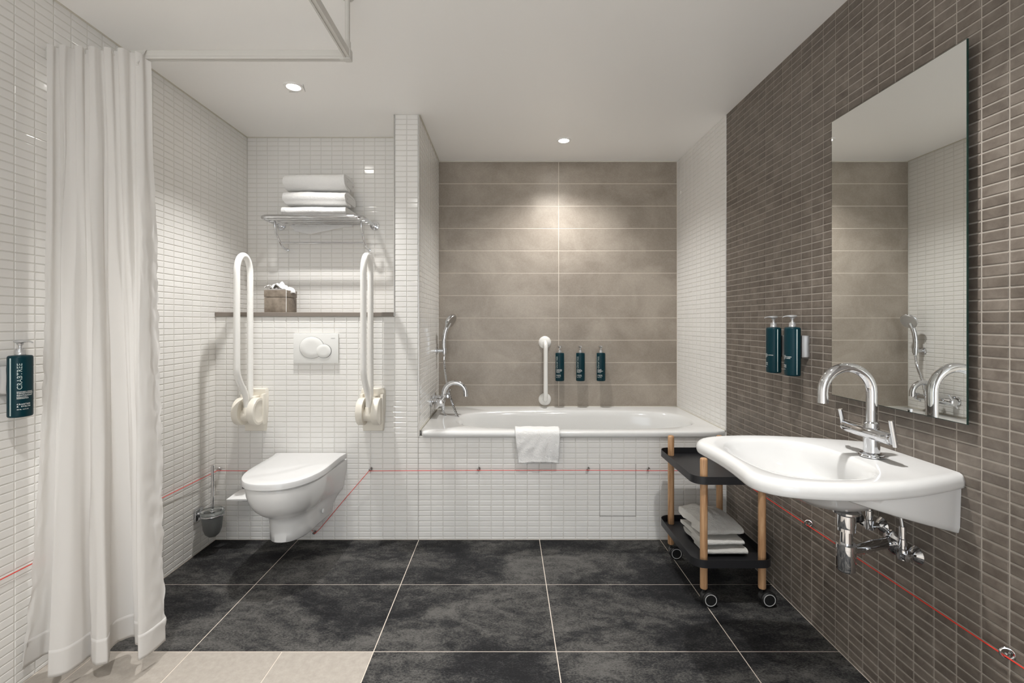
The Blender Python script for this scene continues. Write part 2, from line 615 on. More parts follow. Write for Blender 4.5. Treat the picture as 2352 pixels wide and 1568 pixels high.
# bath front wall
bm = BM(); box(bm, -0.49, XR + T, YF + T, YF + .03, -.003, 0.572)
wf = struct('wall_bath_front', bm, M['white_grout'])
tile_area(wf, (0, YF + T, 0), (1, 0, 0), (0, 0, 1), xb(-0.4905, XR), zb(0, 0.572), M['white_tile'], J)
bm = BM()
xa, xc = -0.4868 + 0.06676 * 15, -0.4868 + 0.06676 * 18
z0, z1 = 0.015 + ZP * 4, 0.015 + ZP * 14
g = .0013
box(bm, xa - g, xc + g, YF - .0006, YF + T, z0 - g, z0 + g)
box(bm, xa - g * .6, xa + g * .6, YF - .0003, YF + T, z0, z1)
box(bm, xc - g * .6, xc + g * .6, YF - .0003, YF + T, z0, z1)
build('access_panel_gap', bm, M['seam'], wf, False)

# wall behind the camera, with an added opening that lets in cool fill light
bm = BM()
box(bm, XL - .12, -0.85, YB - .12, YB, -.003, ZC)
box(bm, 0.65, XR + .14, YB - .12, YB, -.003, ZC)
box(bm, -0.85, 0.65, YB - .12, YB, 2.15, ZC)
struct('wall_back', bm, M['paint'])

# sealant beads along the ceiling
bm = BM()
box(bm, XL, XL + .005, -.3, YN, ZC - .005, ZC)
box(bm, XL, -0.624, YN - .005, YN, ZC - .005, ZC)
box(bm, -0.484, XR, YA - .006, YA, ZC - .006, ZC)
box(bm, -0.484, -0.479, YF, YA, ZC - .005, ZC)
struct('trim_4', bm, M['sealant'])

# shelf slab in the toilet niche
bm = BM(); box(bm, XL + .001, -0.6245, 2.586, YN - .001, 1.2345, 1.258, .0015, 1)
s = build('stone_shelf', bm, M['shelfstone'], None, False)
tag(s, 'long taupe stone ledge across the toilet niche, above the flush plate', 'shelf')

# ------------------------------------------------------------------ ceiling lights
lamp_labels = ['round recessed ceiling downlight over the toilet, beside the curtain rail',
               'round recessed ceiling downlight over the bathtub near the taupe wall',
               'round recessed ceiling downlight over the washbasin',
               'round recessed ceiling downlight over the beige shower floor',
               'added fill downlight, unseen behind the camera on the mirror wall side',
               'added fill downlight, unseen behind the camera on the shower side']
for (lx, ly, p, ang), lab in zip(LAMPS, lamp_labels):
    t = thing('ceiling_light', lab, 'light', (lx, ly, ZC), 0, 'recessed ceiling downlights')
    bm = BM()
    lathe(bm, [(.030, -.0012), (.033, -.0045), (.045, -.0045), (.047, -.0005), (.047, 0), (.030, 0)], seg=32, cap0=False, cap1=False)
    build('trim_ring', bm, M['lamp_rim'], t)
    bm = BM(); lathe(bm, [(.0295, -.004), (.0295, -.001)], seg=32)
    build('lens', bm, M['glow'], t)
    if ly in (2.285,):
        bm = BM()
        tube(bm, [(-.045, .052, -.001), (.0, .052, -.001)], .0012, 6)
        build('cover_edge', bm, M['satin'], t)
        bm = BM(); tube(bm, [(.036, .048, -.001), (.055, -.02, -.001)], .0012, 6)
        build('cover_edge', bm, M['satin'], t)

# ------------------------------------------------------------------ bathtub
tub = thing('bathtub', 'white built-in enamel bathtub in the alcove under the taupe tiled wall', 'bathtub', (0, 0, 0))
X0, X1, Y0, Y1 = -0.4838, 1.2130, 2.572, 3.3435
cx, cy = (-0.30 + 1.13) / 2, (2.655 + 3.215) / 2


def sup(n, a, b, e, c=(0, 0), z=0):
    out = []
    for k in range(n):
        th = 2 * PI * k / n
        cs, sn = math.cos(th), math.sin(th)
        out.append(Vector((c[0] + a * math.copysign(abs(cs) ** (2 / e), cs), c[1] + b * math.copysign(abs(sn) ** (2 / e), sn), z)))
    return out


def rect_ring(n, x0, x1, y0, y1, z, c):
    out = []
    for k in range(n):
        th = 2 * PI * k / n
        d = Vector((math.cos(th), math.sin(th)))
        tx = ((x1 if d.x > 0 else x0) - c[0]) / d.x if abs(d.x) > 1e-6 else 1e9
        ty = ((y1 if d.y > 0 else y0) - c[1]) / d.y if abs(d.y) > 1e-6 else 1e9
        s_ = min(tx, ty)
        out.append(Vector((c[0] + d.x * s_, c[1] + d.y * s_, z)))
    return out


NB = 96
c = (cx, cy)
RS = [rect_ring(NB, X0 + .012, X1 - .004, Y0 + .02, Y1 - .01, .572, c),
      rect_ring(NB, X0 + .002, X1, Y0 + .004, Y1, .572, c),
      rect_ring(NB, X0, X1, Y0, Y1, .577, c),
      rect_ring(NB, X0, X1, Y0, Y1, .592, c),
      rect_ring(NB, X0 + .003, X1, Y0 + .003, Y1, .599, c),
      rect_ring(NB, X0 + .010, X1 - .002, Y0 + .012, Y1 - .002, .602, c)]


def inner(a, b, e, z, dx=0):
    # same angular spacing as rect_ring: shoot rays at the superellipse
    out = []
    for k in range(NB):
        th = 2 * PI * k / NB
        cs, sn = math.cos(th), math.sin(th)
        r = 1 / ((abs(cs) / a) ** e + (abs(sn) / b) ** e) ** (1 / e)
        out.append(Vector((cx + dx + r * cs, cy + r * sn, z)))
    return out


RS += [inner(.735, .292, 3.2, .600), inner(.722, .281, 3.2, .597), inner(.712, .273, 3.2, .588), inner(.70, .263, 3.2, .56),
       inner(.675, .248, 3.2, .42, .012), inner(.64, .232, 3.2, .28, .02), inner(.60, .21, 3.2, .215, .025), inner(.53, .17, 3.0, .185, .03), inner(.2, .08, 2.5, .178, .03)]
bm = BM(); rings(bm, RS, False, True)
build('basin_shell', bm, M['enamel'], tub, True, 50)
bm = BM(); lathe(bm, [(.0, .0), (.030, .0), (.030, .003), (.026, .006), (0, .006)], (cx + .03, cy, .1775), seg=24)
build('drain_cover', bm, M['chrome'], tub)
bm = BM(); lathe(bm, [(.0, .006), (.024, .006), (.028, .002), (.028, -.004)], (1.095, cy, .50), axis=(-1, 0, .1), seg=24)
build('overflow_cover', bm, M['chrome'], tub)
bm = BM(); box(bm, -0.48, 1.21, YA - .004, YA - .0002, .6, .606); box(bm, XR - .004, XR - .0002, 2.6, YA, .6, .606); box(bm, -.485, -.480, 2.6, YA, .6, .606)
build('sealant_bead', bm, M['sealant'], tub, False)

# ------------------------------------------------------------------ towels
def folded_towel(bm, width, depth, height, turns=2.2, seed=0, nx=26, amp=.004, th=None, sag=0.0):
    """towel rolled flat: a rounded rectangular spiral in YZ extruded along X. front at y=0, rests on z=0"""
    th = th or height / (2 * turns + 0.6)
    path = []
    n = 30
    k_total = int(n * turns)
    for k in range(k_total + 1):
        a = 2 * PI * k / n
        lay = th * 1.02 * (k / n)
        hy = depth / 2 - th / 2 - lay
        hz = height / 2 - th / 2 - lay
        hz = max(hz, th * .25); hy = max(hy, th)
        cs, sn = math.cos(a + PI / 2), math.sin(a + PI / 2)
        e = 5.0
        y = -hy * math.copysign(abs(sn) ** (2 / e), sn) if False else -hy * math.copysign(abs(math.sin(a)) ** (2 / 3.0), math.sin(a))
        z = -hz * math.copysign(abs(math.cos(a)) ** (2 / 2.3), math.cos(a))
        path.append(Vector((0, y + depth / 2, z + height / 2)))
    m_ = len(path)
    outer, inn = [], []
    for i in range(m_):
        t = (path[min(i + 1, m_ - 1)] - path[max(i - 1, 0)]).normalized()
        nrm = Vector((0, t.z, -t.y))
        c_ = Vector((0, depth / 2, height / 2))
        if nrm.dot(path[i] - c_) < 0: nrm = -nrm
        outer.append(path[i] + nrm * th * .43)
        inn.append(path[i] - nrm * th * .43)
    ring = outer + inn[::-1]
    grid = []
    for ix in range(nx + 1):
        x = width * ix / nx
        row = []
        e = min(ix, nx - ix)
        for p in ring:
            q = Vector((x, p.y, p.z))
            nv = noise.noise_vector(Vector((q.x * 9 + seed * 7.1, q.y * 9, q.z * 12)))
            nf = noise.noise_vector(Vector((q.x * 45 + seed * 3.3, q.y * 45, q.z * 45)))
            k_ = min(1, p.z / (height * .35))
            q += Vector((nv.x * amp * 1.3, nv.y * amp, nv.z * amp * k_)) + nf * amp * .35 * k_
            q.z -= sag * math.sin(PI * ix / nx) * (p.z / height)
            if e == 0:
                q.x += (.004 if ix == 0 else -.004) * noise.noise(Vector((p.y * 30, p.z * 30, seed)))
            row.append(q)
        grid.append(row)
    vg = [[bm.verts.new(p) for p in r] for r in grid]
    R_ = len(ring)
    for a, b in zip(vg, vg[1:]):
        for i in range(R_):
            j = (i + 1) % R_
            bm.faces.new((a[i], a[j], b[j], b[i]))
    for row in (vg[0], vg[-1]):
        for i in range(m_ - 1):
            bm.faces.new((row[i], row[i + 1], row[R_ - 2 - i], row[R_ - 1 - i]))
    return bm


def add_towel(name, label, loc, w_, d_, h_, rz=0, seed=0, turns=2.2, group=None, material='towel', amp=.004, rx=0, sag=0.0):
    bm = BM()
    folded_towel(bm, w_, d_, h_, turns, seed, amp=amp, sag=sag)
    for v in bm.verts: v.co.x -= w_ / 2
    o = build(name, bm, M[material], None, True, 75)
    o.location = loc
    o.rotation_euler = (rx, 0, rz)
    tag(o, label, 'towel', group)
    return o


# ------------------------------------------------------------------ chrome rack with towels
rack = thing('towel_rack', 'chrome wall rack with towel bar, above the toilet', 'rack', (-1.112, YN, 1.8))
zR = 1.802
xa, xb_ = -1.40, -0.82
yf = 2.655
R = Vector((-1.112, YN, 1.8))


def rel(pts, o=R): return [Vector(p) - o for p in pts]


path = [(xa + .0, YN - .008, zR)]
path += [(xa, yf + .05, zR)] + arc((xa + .045, yf + .045, zR), .045, PI, 1.5 * PI, 8, (1, 0, 0), (0, 1, 0)) + \
        arc((xb_ - .045, yf + .045, zR), .045, 1.5 * PI, 2 * PI, 8, (1, 0, 0), (0, 1, 0)) + [(xb_, yf + .06, zR), (xb_, YN - .008, zR)]
bm = BM(); tube(bm, rel(path), .0108, 14)
build('rack_frame', bm, M['chrome'], rack)
for i, y in enumerate((2.705, 2.755, 2.805, 2.855)):
    bm = BM(); tube(bm, rel([(xa, y, zR - .004), (xb_, y, zR - .004)]), .0042, 10)
    build('slat_rod', bm, M['chrome'], rack)
for x in (xa, xb_):
    bm = BM(); lathe(bm, [(0, .012), (.014, .012), (.016, .008), (.027, .007), (.028, 0), (0, 0)], Vector((x, YN, zR)) - R, axis=(0, -1, 0), seg=24)
    build('wall_flange', bm, M['chrome'], rack)
    sx = x + (.048 if x < -1.1 else -.028)
    bm = BM()
    pts = catmull([(sx, 2.73, zR - .008), (sx, 2.735, zR - .05), (sx, 2.775, zR - .105), (sx, 2.83, zR - .145), (sx, 2.885, zR - .155)], 5)
    tube(bm, rel(pts), .0065, 12)
    lathe(bm, [(0, .0), (.010, 0), (.0105, .008), (.009, .012), (0, .012)], Vector((sx, 2.88, zR - .155)) - R, axis=(0, 1, 0), seg=16)
    build('brace', bm, M['chrome'], rack)
bm = BM(); tube(bm, rel([(xa + .048, 2.80, zR - .125), (xb_ - .028, 2.80, zR - .125)]), .0048, 12)
build('hanging_bar', bm, M['chrome'], rack)
TW = 'white bath towels stacked on the chrome rack'
zt0 = zR + .0075
add_towel('bath_towel', 'thin folded white bath towel, lowest of the stack on the chrome rack', (-1.108, 2.668, zt0 + .002), .368, .238, .068, 0, 1, 1.7, TW)
add_towel('bath_towel', 'thick folded white bath towel, middle of the stack on the chrome rack', (-1.100, 2.664, zt0 + .071), .355, .230, .084, 0.01, 2, 2.1, TW, amp=.005)
add_towel('bath_towel', 'plump folded white bath towel, topmost of the stack on the chrome rack', (-1.103, 2.664, zt0 + .156), .348, .205, .104, -0.01, 3, 2.3, TW, amp=.006)

bm = BM()
G = []
for j in range(8):
    row = []
    for i in range(25):
        u = i / 24
        x = -1.33 + .383 * u
        low = .014 + .045 * max(0, 1 - abs(u - .32) / .55)
        if u < .08: low *= u / .08
        row.append(bm.verts.new((x + .108 * 0, 2.872 + .004 * math.sin(u * 9), zR - .002 - low * j / 7)))
    G.append(row)
for a, b in zip(G, G[1:]):
    for i in range(24):
        bm.faces.new((a[i], a[i + 1], b[i + 1], b[i]))
tw0 = [o for o in bpy.data.objects if o.name == 'bath_towel'][0]
fl = build('towel_flap', bm, M['towel'], tw0, True, 180)
fl.matrix_parent_inverse = Matrix.Translation(-Vector(tw0.location))
sm = fl.modifiers.new('thickness', 'SOLIDIFY'); sm.thickness = .006; sm.offset = 0

# ------------------------------------------------------------------ tissue box
tb = thing('tissue_box', 'taupe cube tissue box with a white tissue, on the stone ledge', 'tissue box', (-1.312, 2.72, 1.258), -0.03)
bm = BM(); box(bm, -.0635, .0635, -.0635, .0635, 0.001, .086, .003, 2)
build('box_body', bm, M['tissuebox'], tb)
bm = BM(); box(bm, -.0645, .0645, -.0645, .0645, .0875, .128, .003, 2)
build('box_lid', bm, M['tissuebox'], tb)
bm = BM(); tube(bm, [(.0645, -.0645, .003), (.0645, -.0645, .126)], .0014, 8)
e_ = build('edge_piping', bm, M['paper'], tb)
bm = BM()
G = []
for i in range(19):
    row = []
    for j in range(15):
        u, v = i / 18 * 2 - 1, j / 14 * 2 - 1
        x = u * .062 + .012 * math.sin(v * 3)
        y = v * .05
        z = .131 + .022 * abs(math.sin(u * 4.1 + v * 2.2)) * (1 - u * u * .6) + .012 * abs(math.sin(v * 5 + u * 7))
        if u > .3: z -= (u - .3) * .022
        pk = math.exp(-((u - .12) ** 2 * 30 + (v + .1) ** 2 * 12))
        z += .032 * pk
        if u > .75: x += .006; z -= (u - .75) * .08
        row.append(bm.verts.new((x, y - .01, max(z, .1305 if u < .95 else .112))))
    G.append(row)
for a, b in zip(G, G[1:]):
    for j in range(14):
        bm.faces.new((a[j], a[j + 1], b[j + 1], b[j]))
t_ = build('tissue', bm, M['paper'], tb)
sm = t_.modifiers.new('thickness', 'SOLIDIFY'); sm.thickness = .0008; sm.offset = 1

# ------------------------------------------------------------------ flush plate
fp = thing('flush_plate', 'white dual flush plate with two round buttons, above the toilet', 'flush plate', (-1.052, YF, 1.058))
W2, H2 = .1235, .0815
bm = BM()
box(bm, -W2, W2, -.013, .001, -H2, H2, .002, 2)
build('plate', bm, M['plate'], fp)


def disc(bm, cx_, cz, r, y0, y1, seg=40, sx=1.0):
    rs = []
    for (rr_, yy) in ((r, y0), (r, y1 + .0012), (r - .0015, y1), (r * .5, y1 - .0004)):
        rs.append([Vector((cx_ + rr_ * sx * math.cos(2 * PI * k / seg), yy, cz + rr_ * math.sin(2 * PI * k / seg))) for k in range(seg)])
    rings(bm, rs)


bm = BM(); disc(bm, -.022, .006, .0605, -.012, -.0150, sx=1.13)
build('button_rim', bm, M['gap'], fp)
bm = BM(); disc(bm, .045, -.0135, .0385, -.012, -.0166, sx=1.08)
build('button_rim', bm, M['gap'], fp)
bm = BM(); disc(bm, -.022, .006, .0595, -.012, -.0160, sx=1.13)
build('large_button', bm, M['plate'], fp)
bm = BM(); disc(bm, .045, -.0135, .0373, -.012, -.0176, sx=1.08)
build('small_button', bm, M['plate'], fp)
tv, tf = text_mesh('GEBERIT', .0062, 1.05, .0001)
me = bpy.data.meshes.new('lettering')
me.from_pydata([(p.x + .083, -.0133, p.y + .054) for p in tv], [], tf)
link('lettering', me, M['greyprint'], fp)

# ------------------------------------------------------------------ folding grab bars
def grab_bar(x, lab):
    t = thing('grab_bar', lab, 'grab bar', (x, YF, .727), 0, 'folding support rails beside the toilet')
    # origin: wall point at hinge height; local y towards the wall is 0, into the room negative
    # wall plate
    bm = BM()
    prof = [(-.056, -.122), (.056, -.122), (.066, .0), (.066, .10), (.060, .112), (-.060, .112), (-.066, .10), (-.066, .0)]
    rings(bm, [[Vector((p[0], 0, p[1])) for p in prof], [Vector((p[0], -.014, p[1])) for p in prof], [Vector((p[0] * .93, -.022, p[1] * .97)) for p in prof]])
    build('wall_plate', bm, M['cream'], t, True, 30)
    # hinge cheeks
    for s_ in (-1, 1):
        bm = BM()
        rs = []
        seg = 36
        for k, (sc, xo) in enumerate(((.985, .024), (1, .028), (1, .052), (.97, .0575), (.80, .0585), (.78, .0575), (.3, .0575))):
            ring = []
            for a in range(seg):
                th = 2 * PI * a / seg
                ring.append(Vector((s_ * xo, -.077 + .073 * sc * math.cos(th), -.002 + .073 * sc * math.sin(th))))
            rs.append(ring)
        rings(bm, rs)
        build('hinge_cheek', bm, M['cream'], t, True, 35)
        bm = BM()
        box(bm, s_ * .055 - .008, s_ * .055 + .008, -.05, -.004, -.08, .085, .004, 2)
        build('hinge_arm', bm, M['cream'], t, True, 35)
    bm = BM(); lathe(bm, [(0, -.0275), (.034, -.0275), (.034, .0275), (0, .0275)], (0, -.085, -.02), axis=(1, 0, 0), seg=28)
    box(bm, -.026, .026, -.075, -.012, .045, .075, .006, 2)
    build('hinge_barrel', bm, M['cream'], t, True, 35)
    # looped tube
    yb_, yf_ = -.066, -.192
    top = .835
    r = abs(yf_ - yb_) / 2
    ymid = (yb_ + yf_) / 2
    pts = [(0, yb_, .05), (0, yb_, .3), (0, yb_, .6), (0, yb_ , top - .115)]
    pts += [(0, p.y, p.z) for p in arc((0, ymid, top - .10), r, 0, PI, 14, (0, 1, 0), (0, 0, 1.45))]
    pts += [(0, yf_, top - .13), (0, yf_, .6), (0, yf_, .30)]
    low = catmull([(0, yf_, .26), (0, yf_ + .003, .215), (0, yf_ + .03, .16), (0, yf_ + .068, .11), (0, yf_ + .088, .07), (0, yf_ + .092, .03), (0, yf_ + .092, .012)], 4)
    pts += [tuple(p) for p in low]
    bm = BM(); tube(bm, pts, .0158, 16)
    build('support_tube', bm, M['grab'], t, True, 60)
    bm = BM(); lathe(bm, [(.0185, -.03), (.0185, .022), (.017, .024)], (0, yf_ + .092, .0), seg=20)
    build('tube_socket', bm, M['cream'], t)
    return t


grab_bar(-1.384, 'white folded-up grab bar at the curtain side of the toilet')
grab_bar(-0.735, 'white folded-up grab bar at the bathtub side of the toilet')

# ------------------------------------------------------------------ toilet
to = thing('toilet', 'white wall-hung toilet with closed lid', 'toilet', (-1.075, YF, 0))


def dring(w_, Ln, z, back=0.0, n=48, e=2.35, taper=0.0, mid=.46):
    """D-shaped plan: half width w_, projecting Ln from the wall (towards -y)"""
    out = []
    m0 = Ln * mid
    for k in range(n + 1):
        a = -PI / 2 + PI * k / n  # -90..90 around the front
        cs, sn = math.cos(a), math.sin(a)
        x = w_ * math.copysign(abs(sn) ** (2 / e), sn)
        y = -(m0 + (Ln - m0) * abs(cs) ** (2 / e))
        out.append(Vector((x, y, z)))
    for k in range(1, 7):
        out.append(Vector((w_ * (1 + taper * k / 6), -m0 + (m0 - back) * k / 7, z)))
    out.append(Vector((w_ * (1 + taper), -back, z)))
    out.append(Vector((-w_ * (1 + taper), -back, z)))
    for k in range(6, 0, -1):
        out.append(Vector((-w_ * (1 + taper * k / 6), -m0 + (m0 - back) * k / 7, z)))
    return out


bm = BM()
lv = [(.155, .455, .1, .355), (.18, .505, .447, 0)]
RSS = [dring(.072, .30, .150, taper=.15), dring(.090, .357, .151, taper=.15), dring(.096, .376, .160, taper=.15), dring(.098, .378, .205, taper=.2), dring(.102, .380, .245, taper=.35),
       dring(.106, .384, .268, taper=.45), dring(.116, .402, .283, taper=.45), dring(.132, .434, .300, taper=.32), dring(.150, .466, .328, taper=.18), dring(.164, .490, .362, taper=.12), dring(.173, .503, .400, taper=.09),
       dring(.177, .509, .440, taper=.08), dring(.176, .508, .446, taper=.08), dring(.168, .500, .449, taper=.08)]
rings(bm, RSS)
build('bowl', bm, M['ceramic'], to, True, 60)
bm = BM()
rings(bm, [dring(.170, .505, .4495, .03), dring(.180, .517, .4500, .03), dring(.181, .518, .4535, .03), dring(.178, .515, .4545, .03)])
build('seat', bm, M['lid'], to, True, 40)
bm = BM()


def lidring(w_, Ln, z):
    r = dring(w_, Ln, z, .022)
    for p in r:  # flared back edge
        if p.y > -.10:
            f = (p.y + .10) / .078
            p.x *= 1 + .055 * f * f
    return r


rings(bm, [lidring(.183, .521, .4555), lidring(.1855, .525, .458), lidring(.1855, .525, .479), lidring(.184, .523, .4835), lidring(.180, .518, .4858), lidring(.15, .47, .4862)])
build('lid', bm, M['lid'], to, True, 40)
bm = BM(); box(bm, -.13, .13, -.026, -.004, .45, .478, .005, 2)
build('hinge', bm, M['lid'], to)
bm = BM(); lathe(bm, [(0, 0), (.012, 0), (.012, .006), (0, .008)], (.112, -.14, .215), axis=(1, 0, 0), seg=16)
build('fixing_cap', bm, M['ceramic'], to)

# ------------------------------------------------------------------ toilet brush
tbh = thing('toilet_brush', 'frosted glass toilet brush holder with chrome handle, on the left wall', 'toilet brush', (XL, 2.44, .13))
bm = BM(); box(bm, 0, .014, -.030, .030, .045, .105, .002, 2); box(bm, .012, .030, -.012, .012, .06, .085, .002, 2)
build('wall_bracket', bm, M['chrome'], tbh)
bm = BM()
tube(bm, [Vector((.080 + .052 * math.cos(2 * PI * k / 32), .052 * math.sin(2 * PI * k / 32), .072)) for k in range(32)], .0045, 10, closed=True)
build('holder_ring', bm, M['chrome'], tbh)
bm = BM()
pr = [(.056, .092), (.057, .086), (.050, .080), (.047, .04), (.043, .0), (.034, -.026), (.018, -.040), (.0, -.043)]
lathe(bm, pr, (.080, 0, 0), seg=32, cap0=False, cap1=True)
lathe(bm, [(r - .0035 if r > .01 else r, h + .0035) for r, h in pr], (.080, 0, 0), seg=32, cap0=False, cap1=True)
build('glass_cup', bm, M['frost'], tbh)
bm = BM(); lathe(bm, [(0, -.028), (.018, -.026), (.030, -.008), (.032, .04), (.024, .062), (0, .065)], (.080, 0, 0), seg=24)
build('bristle_head', bm, M['bristle'], tbh)
bm = BM(); tube(bm, [(.080, 0, .06), (.080, 0, .20), (.080, 0, .327)], .0068, 14)
lathe(bm, [(0, .082), (.012, .082), (.012, .088), (.008, .091), (0, .092)], (.080, 0, 0), seg=16)
build('handle', bm, M['chrome'], tbh)

# ------------------------------------------------------------------ paper holder behind the toilet
ph = thing('paper_holder', 'chrome paper holder half hidden behind the toilet', 'paper holder', (-1.40, YF, .33))
bm = BM(); box(bm, -.06, .06, -.010, 0, -.045, .045, .002, 2)
build('plate', bm, M['chrome'], ph)
bm = BM(); tube(bm, smooth_path([(.02, -.01, -.03), (.02, -.06, -.06), (-.03, -.105, -.073), (.05, -.105, -.073)], 2), .004, 10)
build('arm', bm, M['black'], ph)
bm = BM()
rings(bm, [[Vector((x, y, z)) for x, y, z in q] for q in (
    [(-.075, -.125, -.068), (.03, -.125, -.068), (.03, -.03, -.064), (-.062, -.03, -.064)],
    [(-.077, -.127, -.060), (.03, -.127, -.058), (.03, -.03, -.050), (-.064, -.03, -.050)],
    [(-.055, -.085, -.042), (.03, -.085, -.036), (.03, -.03, -.036), (-.050, -.03, -.040)])])
pr_ = build('folded_toilet_paper', bm, M['paper'], None, False)
pr_.location = ph.location
tag(pr_, 'white folded toilet paper peeking out from behind the toilet', 'toilet paper')

# ------------------------------------------------------------------ red alarm cord and eyelets
ey = [((-1.585, 2.580, .392), 'small chrome ring eyelet in the corner above the toilet brush', 'c'),
      ((-0.751, 2.583, .393), 'small chrome ring eyelet between the toilet and the bathtub', 'f'),
      ((-0.155, 2.583, .394), 'small chrome ring eyelet on the bath front, nearest the toilet', 'f'),
      ((0.448, 2.583, .394), 'small chrome ring eyelet on the bath front, just left of the access panel', 'f'),
      ((0.781, 2.583, .393), 'small chrome ring eyelet on the bath front, beside the trolley', 'f'),
      ((-1.060, 2.583, .045), 'small black ring eyelet at floor level under the toilet', 'f'),
      ((1.204, 1.87, .400), 'small chrome ring eyelet on the brown wall between trolley and drain trap', 'r'),
      ((1.204, 1.127, .405), 'small chrome ring eyelet on the brown wall in the lower right corner', 'r')]
for p, lab, kd in ey:
    t = thing('ring_eyelet', lab, 'eyelet', p, 0, 'ring eyelets that guide the red cord')
    R0 = .0088 if kd != 'r' else .0125
    bm = BM()
    ax = {'f': ((.80, .60, 0), (0, 0, 1)), 'c': ((.9, .4, 0), (0, 0, 1)), 'r': ((.75, -.5, 0), (0, 0, 1))}[kd]
    ax0 = Vector(ax[0]).normalized()
    tube(bm, [ax0 * (R0 * math.cos(2 * PI * k / 24)) + Vector((0, 0, 1)) * (R0 * math.sin(2 * PI * k / 24)) for k in range(24)], .0030 if kd != 'r' else .0026, 8, closed=True)
    mm = M['satin'] if kd != 'r' else M['chrome']
    build('ring', bm, mm, t)
    bm = BM()
    nrm = Vector((0, 1, 0)) if kd in 'fc' else Vector((1, 0, 0))
    tube(bm, [nrm * (-.004), nrm * (.012 if kd == 'r' else .0105)], .0026, 8)
    build('screw', bm, mm, t)


def cord(pts, name='alarm_cord', r=.0016):
    bm = BM(); tube(bm, pts, r, 6)
    return build(name, bm, M['red'], None)


o = cord([(XL + .012, YB + .05, .405), (XL + .012, 1.47, .388), (XL + .012, 2.2, .386), (-1.590, 2.574, .388), (-1.578, 2.574, .388),
          (-1.30, 2.580, .383), (-1.17, 2.582, .30), (-1.08, 2.584, .06), (-1.056, 2.578, .040), (-1.03, 2.582, .065), (-0.90, 2.576, .22), (-0.757, 2.575, .386), (-0.745, 2.575, .386),
          (-0.155, 2.574, .3895), (0.448, 2.574, .390), (0.781, 2.574, .388), (1.190, 2.574, .388), (1.203, 2.560, .388),
          (1.200, 1.87, .392), (1.200, 1.127, .398), (1.200, .1, .40)])
tag(o, 'thin red emergency pull cord running around the walls near the floor', 'cord')

# ------------------------------------------------------------------ soap dispensers
def bottle_proto():
    a, b, e = .0305, .0275, 2.3
    parts = []
    bm = BM()
    lev = [(0.0, .90), (.0015, .965), (.005, 1.0), (.187, 1.0), (.1925, .97), (.195, .90), (.1965, .55), (.1965, .40)]
    rings(bm, [sup(48, a * s_, b * s_, e, (0, 0), z) for z, s_ in lev])
    parts.append(('bottle', bm, 'bottle'))
    for sg in (-1, 1):
        bm = BM(); box(bm, sg * .0298 - .0012, sg * .0298 + .0012, -.0022, .0022, .006, .188, .0005, 1)
        parts.append(('level_stripe', bm, 'stripe'))
    bm = BM()
    lathe(bm, [(.0125, .1955), (.0135, .1965), (.0135, .2005), (.0125, .2015), (.0125, .2125), (.0105, .2135), (.0105, .2165), (.0055, .2175), (.0048, .219), (.0048, .2275), (.007, .2285), (.009, .234), (.003, .235)], seg=24)
    parts.append(('pump_collar', bm, 'pump'))
    bm = BM()
    rs = []
    for yy, hw, z0_, z1_ in ((.0135, .007, .238, .243), (.012, .011, .2355, .2455), (.0, .0135, .2335, .2465), (-.010, .0095, .2355, .246), (-.018, .0065, .238, .2448), (-.028, .0042, .2382, .2432), (-.036, .0032, .2365, .2405), (-.040, .0026, .2345, .238)):
        zm, hz = (z0_ + z1_) / 2, (z1_ - z0_) / 2
        rs.append([Vector((hw * math.copysign(abs(math.cos(t)) ** .7, math.cos(t)), yy, zm + hz * math.copysign(abs(math.sin(t)) ** .7, math.sin(t)))) for t in [2 * PI * k / 14 for k in range(14)]])
    rings(bm, rs)
    parts.append(('pump_head', bm, 'pump'))
    return parts, a, b, e


def wrap(s_, z, a, b, off=.0004):
    # arc length s_ from the front centre, approximated on the ellipse
    th = s_ / ((a + b) / 2 * 1.03)
    ca, sa = math.cos(th), math.sin(th)
    e = 2.3
    r = 1 / ((abs(sa) / a) ** e + (abs(ca) / b) ** e) ** (1 / e) + off
    return (r * sa, -r * ca, z)


